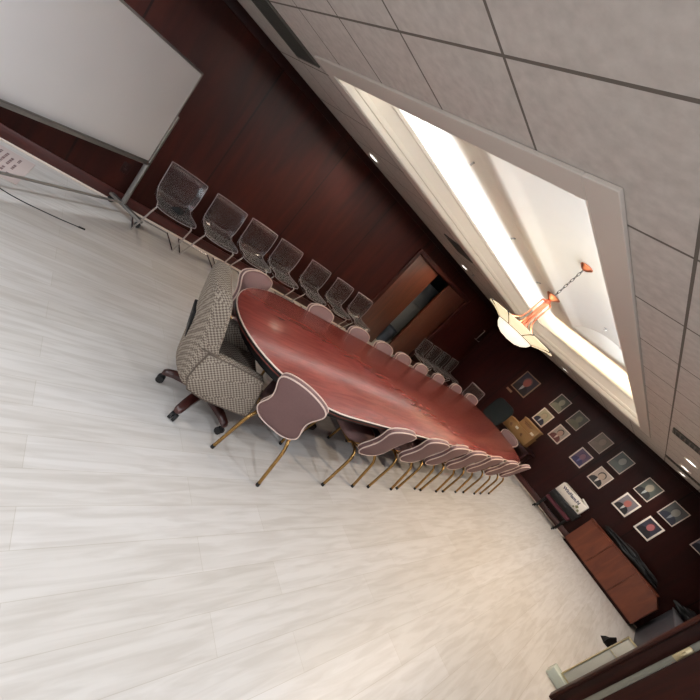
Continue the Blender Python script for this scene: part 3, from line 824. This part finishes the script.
# local z = 0 is the bottom of the bowl
b = MB(); b.lathe([(0.0, 0.0), (0.10, 0.008), (0.17, 0.035), (0.215, 0.075), (0.236, 0.12), (0.228, 0.122), (0.205, 0.08), (0.16, 0.043), (0.09, 0.016), (0, 0.008)], n=40); b.build('bowl', M['bowl'], ch, smooth=60)
NP = 8
for k in range(NP):
    a0 = 2 * math.pi * k / NP + 0.01; a1 = 2 * math.pi * (k + 1) / NP - 0.01
    rows = []
    for r, z in ((0.238, 0.125), (0.30, 0.152), (0.37, 0.176), (0.43, 0.190), (0.455, 0.192)):
        row = []
        for j in range(9):
            u = j / 8; a = a0 + (a1 - a0) * u
            sc_ = 1 - (0.05 * (2 * u - 1) ** 2 if r > 0.4 else 0)
            row.append((r * sc_ * math.cos(a), r * sc_ * math.sin(a), z))
        rows.append(row)
    b = MB(); b.sheet(rows, 0.006); b.build('glass_petal', M['shade'], ch, smooth=60)
b = MB()
b.tube([(0.238 * math.cos(2 * math.pi * k / 40), 0.238 * math.sin(2 * math.pi * k / 40), 0.124) for k in range(40)], 0.009, 6, closed=True)
for k in range(NP):
    a = 2 * math.pi * k / NP
    b.tube([(r * math.cos(a), r * math.sin(a), z) for r, z in ((0.238, 0.124), (0.30, 0.152), (0.37, 0.176), (0.45, 0.193))], 0.009, 6)
b.build('bowl_frame', M['bronze'], ch)
b = MB(); b.lathe([(0.0, 0.12), (0.022, 0.12), (0.022, 0.56), (0.0, 0.56)], n=16)
b.build('stem', M['copper'], ch)
for k in range(4):
    a = math.pi / 4 + math.pi / 2 * k
    c, s = math.cos(a), math.sin(a)
    pts = smooth_path([(0.02 * c, 0.02 * s, 0.57), (0.058 * c, 0.058 * s, 0.56), (0.064 * c, 0.064 * s, 0.52), (0.064 * c, 0.064 * s, 0.36), (0.085 * c, 0.085 * s, 0.28), (0.16 * c, 0.16 * s, 0.22), (0.26 * c, 0.26 * s, 0.185), (0.33 * c, 0.33 * s, 0.168)], 5)
    b = MB(); b.tube(pts, 0.010, 8); b.build('arm', M['copper'], ch)
b = MB(); b.lathe([(0.0, 0.545), (0.03, 0.55), (0.035, 0.585), (0.02, 0.60), (0.085, 0.645), (0.088, 0.655), (0.03, 0.64), (0.012, 0.66), (0.0, 0.67)], n=24); b.build('hub', M['copper'], ch)
b = MB()
nlk = 9; z0, z1 = 0.665, 1.045
for k in range(nlk):
    zc = z0 + (z1 - z0) * (k + 0.5) / nlk
    h = (z1 - z0) / nlk * 0.66; w_ = 0.012
    ring_ = []
    for j in range(14):
        a = 2 * math.pi * j / 14
        u, v = w_ * math.cos(a), h * math.sin(a)
        ring_.append((u, 0, zc + v) if k % 2 else (0, u, zc + v))
    b.tube(ring_, 0.003, 6, closed=True)
b.build('chain', M['bronze'], ch)
b = MB(); b.lathe([(0.0, 1.035), (0.02, 1.04), (0.05, 1.055), (0.075, 1.075), (0.075, 1.085), (0, 1.085)], n=24); b.build('canopy', M['copper'], ch)
for k in range(3):
    a = 2 * math.pi * k / 3 + 0.4
    l = bpy.data.lights.new('chandelier_bulb', 'POINT'); l.energy = P_CHAND; l.color = WARM; l.shadow_soft_size = 0.05
    o = bpy.data.objects.new('chandelier_bulb', l); COL.objects.link(o); o.location = (-1.96 + 0.13 * math.cos(a), 4.13 + 0.13 * math.sin(a), 1.88 + 0.20)

# ------------------------------------------------------------------ ceiling fittings
def make_downlight(label, group):
    t = thing('downlight', label, 'ceiling light', group=group)
    b = MB(); b.lathe([(0.060, 0.0), (0.082, -0.006), (0.085, 0.0), (0.085, 0.012), (0.060, 0.012)], n=28, close=True); b.build('trim_ring', M['paint'], t)
    b = MB(); b.lathe([(0, 0.001), (0.060, 0.001), (0.060, 0.008), (0, 0.008)], n=28); b.build('lens', M['lamp'], t)
    return t
GD = 'round recessed downlights'
dl = make_downlight('round recessed downlight in the left ceiling strip, nearest the camera', GD)
spots = [(-4.36, 2.84, None), (-4.33, 5.76, 'round recessed downlight in the left ceiling strip, just past the angled vent'), (-2.58, 8.30, 'round recessed downlight above the large gold-framed portrait wall'),
         (-0.144, 6.12, 'nearest of the three bright downlights in the right ceiling strip'), (-0.15, 7.28, 'middle of the three bright downlights in the right ceiling strip'), (-0.13, 8.48, 'downlight of the right strip closest to the photo wall')]
for i, (x, y, l) in enumerate(spots):
    if i == 0: dl.location = (x, y, HC - 0.012)
    else: dup(dl, (x, y, HC - 0.012), 0, l, GD)
    spot('downlight_and_fill_beam', (x, y, HC - 0.07), P_DOWN * (1.5 if i < 3 else 1.8), WARM if i < 3 else NEUTRAL, 2.3, 0.8, 0.04)
# added fill spots out of view, along the right strip and behind the camera
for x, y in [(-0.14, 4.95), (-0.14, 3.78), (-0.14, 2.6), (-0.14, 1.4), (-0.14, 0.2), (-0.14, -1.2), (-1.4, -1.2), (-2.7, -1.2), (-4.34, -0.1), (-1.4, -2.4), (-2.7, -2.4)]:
    spot('downlight_and_fill_beam', (x, y, HC - 0.07), P_DOWN * (1.8 if y < 1 else 1.2 if y < 3 else 2.4), COOL if y < 3 else WARM, 2.75, 0.9, 0.05)

def make_vent(label, sx, sy, group=None):
    t = thing('ceiling_vent', label, 'vent', group=group)
    b = MB()
    for s in (-1, 1):
        b.box((s * (sx / 2 - 0.008), 0, 0), (0.016, sy, 0.014), bevel=0.003); b.box((0, s * (sy / 2 - 0.008), 0), (sx - 0.032, 0.016, 0.014), bevel=0.003)
    b.build('frame', M['vent'], t)
    b = MB(); b.box((0, 0, 0.004), (sx - 0.03, sy - 0.03, 0.004)); b.build('core', M['ventdark'], t)
    b = MB()
    n = max(3, int(sx / 0.045))
    for k in range(n):
        x = -sx / 2 + 0.03 + (sx - 0.06) * k / (n - 1)
        b.box((x, 0, -0.001), (0.022, sy - 0.034, 0.003), rot=Matrix.Rotation(0.5, 3, 'Y'))
    b.build('louvres', M['vent'], t)
    return t
v = make_vent('dark grey square return vent in the left ceiling strip near the camera', 0.53, 0.56); v.location = (-3.74, 1.06, HC - 0.008)
v = make_vent('grey louvred vent in the left ceiling strip beside the tray', 0.36, 0.50); v.location = (-3.62, 4.40, HC - 0.008); v.rotation_euler.z = 0
v = make_vent('dark slot vent in the right ceiling strip, nearer one', 0.62, 0.30); v.location = (-0.10, 4.86, HC - 0.008)
v = make_vent('dark slot vent in the right ceiling strip, nearer the photo wall', 0.62, 0.22); v.location = (-0.13, 7.86, HC - 0.008)
b = MB(); b.lathe([(0, -0.03), (0.018, -0.028), (0.02, -0.02), (0.01, -0.018), (0.01, -0.004), (0.035, -0.002), (0.035, 0.0), (0, 0.0)], n=16)
o = b.build('sprinkler_head', M['chrome']); o.location = (-4.13, 5.85, HC); tag(o, 'small sprinkler head in the left ceiling strip beside a downlight', 'sprinkler')
GS = 'slim slots in the bright tray soffit'
for i, (x, y, l) in enumerate([(-2.89, 2.76, 'slim dark slot in the bright tray soffit, nearest the camera'), (-2.89, 4.13, 'slim dark slot in the middle of the bright tray soffit'), (-2.855, 5.34, 'slim dark slot in the tray soffit behind the chandelier')]):
    b = MB(); b.box((0, 0, 0), (0.02, 0.13, 0.012), bevel=0.003, mi=0); b.box((0, 0.05, -0.008), (0.026, 0.03, 0.012), bevel=0.003, mi=1)
    o = b.build('soffit_slot', [M['alu'], M['chrome']]); o.location = (x, y, ZS - 0.006); o.rotation_euler.z = 0.9; tag(o, l, 'slot fitting', GS)
b = MB(); b.lathe([(0, -0.03), (0.018, -0.028), (0.02, -0.02), (0.01, -0.018), (0.01, -0.004), (0.035, -0.002), (0.035, 0.0), (0, 0.0)], n=16)
o = b.build('sprinkler_head', M['chrome']); o.location = (-1.96, 6.05, ZS + RISE); tag(o, 'small sprinkler head at the far end of the white ceiling vault', 'sprinkler')
# ------------------------------------------------------------------ framed photographs
def portrait(name_label, x0, x1, z0, z1, frame_m, border, bg, suit, skin, hair, shirt=None, style=0, group='framed portraits on the photo wall', category='picture'):
    w, h = x1 - x0, z1 - z0
    t = thing('framed_photo', name_label, category, ((x0 + x1) / 2, YF, z0), 0, group)
    def q(mb, pts, y, mi): mb.poly([(px, y, pz) for px, pz in pts], mi)
    b = MB(); th = 0.022; 
    b.box((-w / 2 + border / 2, -th / 2, h / 2), (border, th, h), bevel=0.003); b.box((w / 2 - border / 2, -th / 2, h / 2), (border, th, h), bevel=0.003)
    b.box((0, -th / 2, border / 2), (w - 2 * border, th, border), bevel=0.003); b.box((0, -th / 2, h - border / 2), (w - 2 * border, th, border), bevel=0.003)
    b.build('frame', frame_m, t)
    iw, ih = w - 2 * border, h - 2 * border
    b = MB()
    b.box((0, -0.006, h / 2), (iw, 0.010, ih), mi=0)
    def shape(pts, y, mi):
        front = [(px * iw, y, border + pz * ih) for px, pz in pts]
        back = [(px, y + 0.0006, pz) for px, _, pz in front]
        b.loft([back, front], mi=mi)
    yb = -0.0122
    sh = [(-0.48, 0.005), (0.46, 0.005), (0.45, 0.20), (0.36, 0.33), (0.17, 0.42), (-0.15, 0.42), (-0.36, 0.35), (-0.47, 0.22)]
    shx = [(max(-0.49, min(0.49, px + 0.02 * style)), pz) for px, pz in sh]
    shape(shx, yb, 1)
    if shirt: shape([(-0.02 + 0.03 * style, 0.06), (0.06 + 0.03 * style, 0.22), (0.09 + 0.03 * style, 0.41), (-0.08 + 0.03 * style, 0.41), (-0.06 + 0.03 * style, 0.2)], yb - 0.0008, 4)
    hx = 0.03 * style
    shape([(hx + 0.27 * math.cos(a), 0.66 + 0.245 * math.sin(a)) for a in [2 * math.pi * k / 18 for k in range(18)]], yb - 0.0016, 3)
    shape([(hx + 0.01 + 0.215 * math.cos(a), 0.605 + 0.23 * math.sin(a)) for a in [2 * math.pi * k / 18 for k in range(18)]], yb - 0.0024, 2)
    mats = [mat_plain('print_' + n_, c_, 0.35, var=0.18, scale=18) for n_, c_ in (('ground', bg), ('clothes', suit), ('skin', skin), ('hair', hair), ('shirt', shirt or bg))]
    b.build('print', mats, t, smooth=0)
    return t
S = srgb
pf, wf = M['pale_frame'], M['white_frame']
big = portrait('large portrait of a suited figure in an antique gold frame, apart at the left', -3.345, -2.92, 1.315, 1.826, M['gold_frame'], 0.022, S(38, 36, 48), S(16, 14, 18), S(150, 86, 76), S(96, 70, 66), S(170, 170, 172), 0)
b = MB(); b.box((0, 0, 0), (0.16, 0.008, 0.05), bevel=0.002)
o = b.build('name_plaque', M['gold_frame']); o.location = (-3.285, YF - 0.004, 1.215); tag(o, 'small bronze plaque under the large gold-framed portrait', 'plaque')
portrait('upper framed photo next to the gold-framed portrait, faded grey-green tones', -2.468, -2.186, 1.622, 1.980, pf, 0.014, S(70, 74, 62), S(128, 130, 112), S(150, 148, 128), S(84, 86, 74), None, 1)
portrait('lower framed photo above the tan boxes, navy suit on a cream ground', -2.468, -2.18, 1.148, 1.513, wf, 0.022, S(168, 164, 140), S(26, 28, 48), S(176, 160, 136), S(148, 146, 122), S(170, 176, 196), -1)
portrait('upper framed photo in olive tones, second column from the gold portrait', -1.993, -1.712, 1.619, 1.978, pf, 0.014, S(74, 74, 62), S(110, 108, 88), S(126, 122, 102), S(90, 90, 74), None, 0)
portrait('lower framed photo of a dark-haired figure in maroon on a pale ground', -2.001, -1.722, 1.150, 1.502, wf, 0.022, S(168, 160, 150), S(92, 40, 38), S(182, 150, 134), S(34, 26, 26), S(214, 200, 190), 0)
portrait('upper framed photo in plain taupe tones above the violet one', -1.411, -1.130, 1.620, 1.972, pf, 0.014, S(120, 108, 98), S(132, 120, 110), S(150, 134, 120), S(112, 100, 92), None, 1)
portrait('lower framed photo in violet and blue tones, white border', -1.405, -1.129, 1.144, 1.495, wf, 0.024, S(92, 76, 104), S(52, 48, 92), S(136, 100, 116), S(74, 58, 92), S(110, 110, 160), 1)
portrait('upper framed photo in grey-teal tones above the dark-haired sitter', -0.947, -0.662, 1.613, 1.972, pf, 0.015, S(82, 92, 90), S(96, 104, 102), S(150, 152, 146), S(76, 84, 84), None, 0)
portrait('lower framed photo of a black-haired sitter in black on a pale ground', -0.943, -0.656, 1.140, 1.493, wf, 0.018, S(186, 172, 160), S(22, 18, 18), S(190, 168, 150), S(24, 20, 20), S(220, 212, 204), 0)
portrait('upper framed photo, dark suit on grey-green, above the ruddy sitter', -0.367, -0.081, 1.607, 1.967, pf, 0.014, S(70, 76, 70), S(22, 24, 26), S(150, 142, 126), S(92, 96, 88), S(160, 164, 164), -1)
portrait('lower framed photo of a ruddy sitter in black on grey, wide white border', -0.364, -0.074, 1.132, 1.492, wf, 0.028, S(118, 112, 118), S(18, 16, 18), S(168, 96, 88), S(130, 112, 112), S(200, 196, 196), 0)
portrait('upper framed photo in slate and navy tones, right of the grey-green one', 0.108, 0.391, 1.608, 1.972, pf, 0.015, S(74, 78, 78), S(36, 40, 54), S(128, 126, 120), S(64, 68, 70), S(130, 136, 140), 1)
portrait('lower framed photo of a pink-faced sitter on navy, wide white border', 0.102, 0.385, 1.132, 1.488, wf, 0.028, S(48, 48, 64), S(26, 24, 30), S(172, 100, 104), S(84, 52, 60), None, 0)
portrait('rightmost framed photo, cut by the picture edge, navy suit', 0.698, 0.960, 1.608, 1.950, pf, 0.016, S(88, 88, 100), S(24, 26, 44), S(160, 130, 116), S(70, 62, 60), None, 0)

# ------------------------------------------------------------------ things along the photo wall
# dark padded chair beyond the table's far end
t = thing('padded_chair', 'black-green vinyl chair with a rounded back beyond the table, below the gold portrait', 'chair', (-2.62, 7.72, 0), face_rot(0.2, -1))
b = MB()
b.loft([[(x, 0.0 + y - 0.22 - 0.10 * (z - 0.5), z) for x, y in rrect(w_, 0.035, 0.025)] for z, w_ in ((0.56, 0.17), (0.60, 0.21), (0.80, 0.225), (0.98, 0.22), (1.04, 0.19), (1.07, 0.14))])
b.build('backrest', M['blackgreen'], t, smooth=60)
b = MB(); b.box((0, 0.0, 0.45), (0.44, 0.42, 0.09), bevel=0.03, seg=3); b.build('seat', M['blackgreen'], t, smooth=60)
for sx in (-1, 1):
    for sy in (-1, 1):
        b = MB(); b.tube([(sx * 0.18, sy * 0.17, 0.43), (sx * 0.20, sy * 0.19, 0.0)], 0.012, 8); b.build('leg', M['black'], t)
b = MB()
for sx in (-1, 1): b.tube([(sx * 0.15, -0.18, 0.43), (sx * 0.15, -0.225, 0.70)], 0.011, 8)
b.build('back_support', M['black'], t)

# dark side table carrying the two tan boxes
t = thing('side_table', 'dark wooden side table against the photo wall under the tan boxes', 'table', (-2.28, 8.78, 0))
b = MB(); b.box((0, 0, 0.628), (1.0, 0.54, 0.035), bevel=0.005); b.build('tabletop', M['wall_plain'], t)
b = MB(); b.box((0, 0, 0.57), (0.92, 0.46, 0.08), bevel=0.003); b.build('apron', M['wall_plain'], t)
for sx in (-1, 1):
    for sy in (-1, 1):
        b = MB(); b.box((sx * 0.45, sy * 0.22, 0.305), (0.045, 0.045, 0.61), bevel=0.004); b.build('leg', M['wall_plain'], t)
ZT = 0.6455
t = thing('tan_box', 'larger tan box with brown marks on the dark side table, lowest of the two', 'box', (-2.31, 8.74, ZT), 0)
b = MB(); b.box((0, 0, 0.118), (0.64, 0.30, 0.236), bevel=0.004); b.build('body', M['tan_box'], t)
b = MB(); b.box((0, 0, 0.244), (0.65, 0.31, 0.020), bevel=0.004); b.build('lid', M['tan_box'], t)
b = MB()
for x, s in ((-0.19, 0.05), (0.11, 0.045)):
    b.box((x, -0.152, 0.135), (s, 0.004, 0.05), rot=Matrix.Rotation(0.6, 3, 'Y')); b.box((x + 0.02, -0.152, 0.11), (s * 0.8, 0.004, 0.02))
b.build('printed_mark', M['ink'], t)
b = MB(); b.box((-0.05, -0.153, 0.165), (0.07, 0.006, 0.05), bevel=0.002); b.build('label', M['label_white'], t)
t = thing('tan_box', 'smaller light tan box stacked on top of the larger tan box', 'box', (-2.22, 8.76, ZT + 0.2545), 0)
b = MB(); b.box((0, 0, 0.085), (0.42, 0.26, 0.17), bevel=0.004); b.build('body', M['tan_light'], t)
b = MB(); b.box((0, 0, 0.187), (0.44, 0.28, 0.034), bevel=0.004); b.build('lid', M['tan_light'], t)
b = MB()
for z, w_ in ((0.125, 0.22), (0.100, 0.16)): b.box((-0.04, -0.132, z), (w_, 0.004, 0.012))
b.build('printed_mark', M['ink'], t)
b = MB(); b.box((0.14, -0.133, 0.045), (0.08, 0.006, 0.05), bevel=0.002); b.build('label', M['label_white'], t)

# small black stand with a maroon shelf band, a black case and the white carton
t = thing('low_stand', 'low black stand with a maroon upholstered bench seat beside the brown cabinet', 'stand', (-0.765, 8.80, 0))
b = MB()
for x in (-0.26, 0.24):
    b.box((x, -0.02, 0.18), (0.03, 0.03, 0.36), bevel=0.004); b.box((x, 0.20, 0.18), (0.03, 0.03, 0.36), bevel=0.004); b.box((x, 0.045, 0.05), (0.028, 0.40, 0.028), bevel=0.004)
b.box((0, 0.09, 0.30), (0.54, 0.26, 0.03), bevel=0.004)
b.build('frame', M['black'], t)
b = MB(); b.box((0, 0.08, 0.355), (0.55, 0.32, 0.09), bevel=0.03, seg=3); b.build('cushion', M['maroon'], t, smooth=60)
for x in (-0.26, 0.24):
    b = MB(); b.tube([(x - 0.01, -0.16, 0.022), (x + 0.01, -0.16, 0.022)], 0.022, 14); b.tube([(x, -0.15, 0.02), (x, -0.15, 0.05)], 0.007, 8); b.build('caster', M['rubber'], t)
t = thing('black_case', 'black case lying on the maroon seat of the low stand under the white carton', 'case', (-0.745, 8.86, 0.40))
b = MB(); b.box((0, 0, 0.078), (0.60, 0.34, 0.155), bevel=0.01); b.build('body', M['black'], t)
b = MB(); b.box((0, -0.172, 0.085), (0.12, 0.008, 0.03), bevel=0.003); b.build('handle', M['rubber'], t)
t = thing('white_carton', 'white printed carton with open flaps on the black case by the photo wall', 'box', (-0.765, 8.87, 0.5565), 0)
b = MB(); b.box((0, 0, 0.108), (0.56, 0.26, 0.215), bevel=0.003); b.build('body', M['carton'], t)
b = MB(); b.box((-0.12, 0.02, 0.228), (0.26, 0.20, 0.006), rot=Matrix.Rotation(-0.10, 3, 'X')); b.box((0.19, 0.03, 0.236), (0.17, 0.19, 0.006), rot=Matrix.Rotation(0.22, 3, 'Y')); b.build('flap', M['carton'], t)
cu = bpy.data.curves.new('carton_text', 'FONT'); cu.body = 'WinFlam.N'; cu.size = 0.082; cu.offset = 0.0028; cu.extrude = 0.0008; cu.align_x = 'CENTER'
tmp = bpy.data.objects.new('carton_text', cu); COL.objects.link(tmp)
bpy.context.view_layer.update()
me = bpy.data.meshes.new_from_object(tmp.evaluated_get(bpy.context.evaluated_depsgraph_get()))
bpy.data.objects.remove(tmp, do_unlink=True)
me.materials.clear(); me.materials.append(M['navy_ink'])
o = bpy.data.objects.new('lettering', me); COL.objects.link(o); o.parent = t
o.location = (-0.03, -0.1312, 0.125); o.rotation_euler = (math.pi / 2, 0, 0); o['label'] = 'dark blue lettering'
b = MB()
b.box((0.17, -0.131, 0.085), (0.05, 0.002, 0.05), rot=Matrix.Rotation(0.5, 3, 'Y')); b.box((0.225, -0.131, 0.045), (0.04, 0.002, 0.04)); b.box((0.13, -0.131, 0.04), (0.03, 0.002, 0.03))
b.build('printed_mark', M['green_ink'], t)

# low brown cabinet standing at a slight angle
A0, A1 = Vector((-0.335, 8.925, 0)), Vector((1.15, 8.655, 0))
ax = (A1 - A0).normalized(); CW = (A1 - A0).length
t = thing('low_cabinet', 'low orange-brown wooden cabinet with three flat doors under the photos', 'cabinet', A0, math.atan2(ax.y, ax.x))
CH = 0.13                                   # cut-off upper corner at the right end
b = MB()
def front(pts, y0, y1, mb): mb.loft([[(px, y0, pz) for px, pz in pts], [(px, y1, pz) for px, pz in pts]])
front([(0.01, 0.05), (CW - 0.01, 0.05), (CW - 0.01, 0.54), (CW - CH - 0.01, 0.67), (0.01, 0.67)], 0.022, 0.13, b); b.build('body', M['cab_wood'], t, smooth=30)
b = MB(); b.box(((CW - CH) / 2, 0.068, 0.683), (CW - CH, 0.135, 0.024), bevel=0.006); b.build('top', M['cab_wood'], t)
b = MB(); b.box((CW / 2, 0.075, 0.03), (CW - 0.06, 0.10, 0.06), bevel=0.004); b.build('plinth', M['wall_plain'], t)
for k in range(3):
    w_ = (CW - 0.03) / 3
    xa, xb = 0.015 + w_ * k + 0.004, 0.015 + w_ * (k + 1) - 0.004
    b = MB()
    front([(xa, 0.065), (xb, 0.065), (xb, 0.665), (xa, 0.665)] if k < 2 else [(xa, 0.065), (xb, 0.065), (xb, 0.54), (xb - CH + 0.006, 0.665), (xa, 0.665)], 0.002, 0.022, b)
    b.build('door', M['cab_wood'], t, smooth=30)

def lump(name, c, s, seed, mat, amp=0.25):
    bm_ = bmesh.new(); bmesh.ops.create_icosphere(bm_, subdivisions=4, radius=1.0)
    for v_ in bm_.verts:
        n_ = noise.noise(v_.co * 1.6 + Vector((seed, 0, 0))) * amp + noise.noise(v_.co * 4.5 + Vector((0, seed, 0))) * amp * 0.9
        v_.co = v_.co * (1 + n_)
        if v_.co.z < -0.85: v_.co.z = -0.85
        v_.co = Vector((v_.co.x * s[0], v_.co.y * s[1], v_.co.z * s[2]))
    mb = MB(); mb.bm.free(); mb.bm = bm_
    o = mb.build(name, mat, smooth=60); o.location = c
    return o
o = lump('black_bag', (0.40, 8.93, 0.775), (0.52, 0.075, 0.075), 3.1, M['blackcloth'], 0.42); o.rotation_euler.z = -0.17; tag(o, 'long black cloth bag lying along the top of the brown cabinet', 'bag')
b = MB(); b.tube(smooth_path([(-0.2, -0.02, 0.05), (-0.1, -0.05, 0.10), (0.05, -0.05, 0.11), (0.18, -0.02, 0.05)], 5), 0.008, 6); b.build('strap', M['rubber'], o)

# charcoal cabinet beside the wall on the right
t = thing('charcoal_cabinet', 'charcoal grey low cabinet right of the brown cabinet, partly behind the door', 'cabinet', (1.59, 8.28, 0))
b = MB(); b.box((0, 0, 0.35), (0.66, 1.44, 0.69), bevel=0.006); b.build('body', M['charcoal'], t)
b = MB(); b.box((0, 0, 0.706), (0.68, 1.46, 0.02), bevel=0.004); b.build('top', M['greytop'], t)
o = lump('black_bag', (1.50, 8.83, 0.82), (0.28, 0.13, 0.10), 7.7, M['blackcloth'], 0.3); tag(o, 'crumpled black bag on the charcoal cabinet at the photo wall', 'bag')
b = MB(); b.tube(smooth_path([(-0.1, -0.06, 0.07), (-0.05, -0.1, 0.12), (0.05, -0.1, 0.12), (0.12, -0.06, 0.07)], 5), 0.007, 6); b.build('strap', M['rubber'], o)

# brass framed panel and little dark wedge by the door
t = thing('panel_stand', 'brass-framed frosted panel on a pale base beside the dark door jamb', 'panel', (0.962, 4.47, 0))
b = MB(); b.box((0, 0, 0.45), (0.61, 0.012, 0.67), bevel=0.002); b.build('panel', M['frost'], t)
b = MB()
for x in (-0.31, 0.31): b.box((x, 0, 0.45), (0.012, 0.022, 0.69), bevel=0.003)
for z in (0.108, 0.792): b.box((0, 0, z), (0.63, 0.026, 0.014), bevel=0.003)
b.box((0, -0.008, 0.60), (0.61, 0.010, 0.007), bevel=0.002)
b.build('frame', M['brass'], t)
b = MB(); b.box((-0.01, 0, 0.05), (0.74, 0.12, 0.10), bevel=0.012); b.build('base', M['palegreen'], t)
b = MB(); b.loft([[(-0.09, -0.06, 0), (0.09, -0.06, 0), (0.09, 0.06, 0), (-0.09, 0.06, 0)], [(-0.08, -0.03, 0.06), (0.05, -0.03, 0.09), (0.05, 0.03, 0.09), (-0.08, 0.03, 0.06)], [(-0.06, -0.01, 0.09), (-0.02, -0.01, 0.16), (-0.02, 0.01, 0.16), (-0.06, 0.01, 0.09)]])
o = b.build('door_stop', M['black'], smooth=30); o.location = (0.96, 6.80, 0); o.rotation_euler.z = 0.5; tag(o, 'small black wedge on the floor in front of the charcoal cabinet', 'door stop')
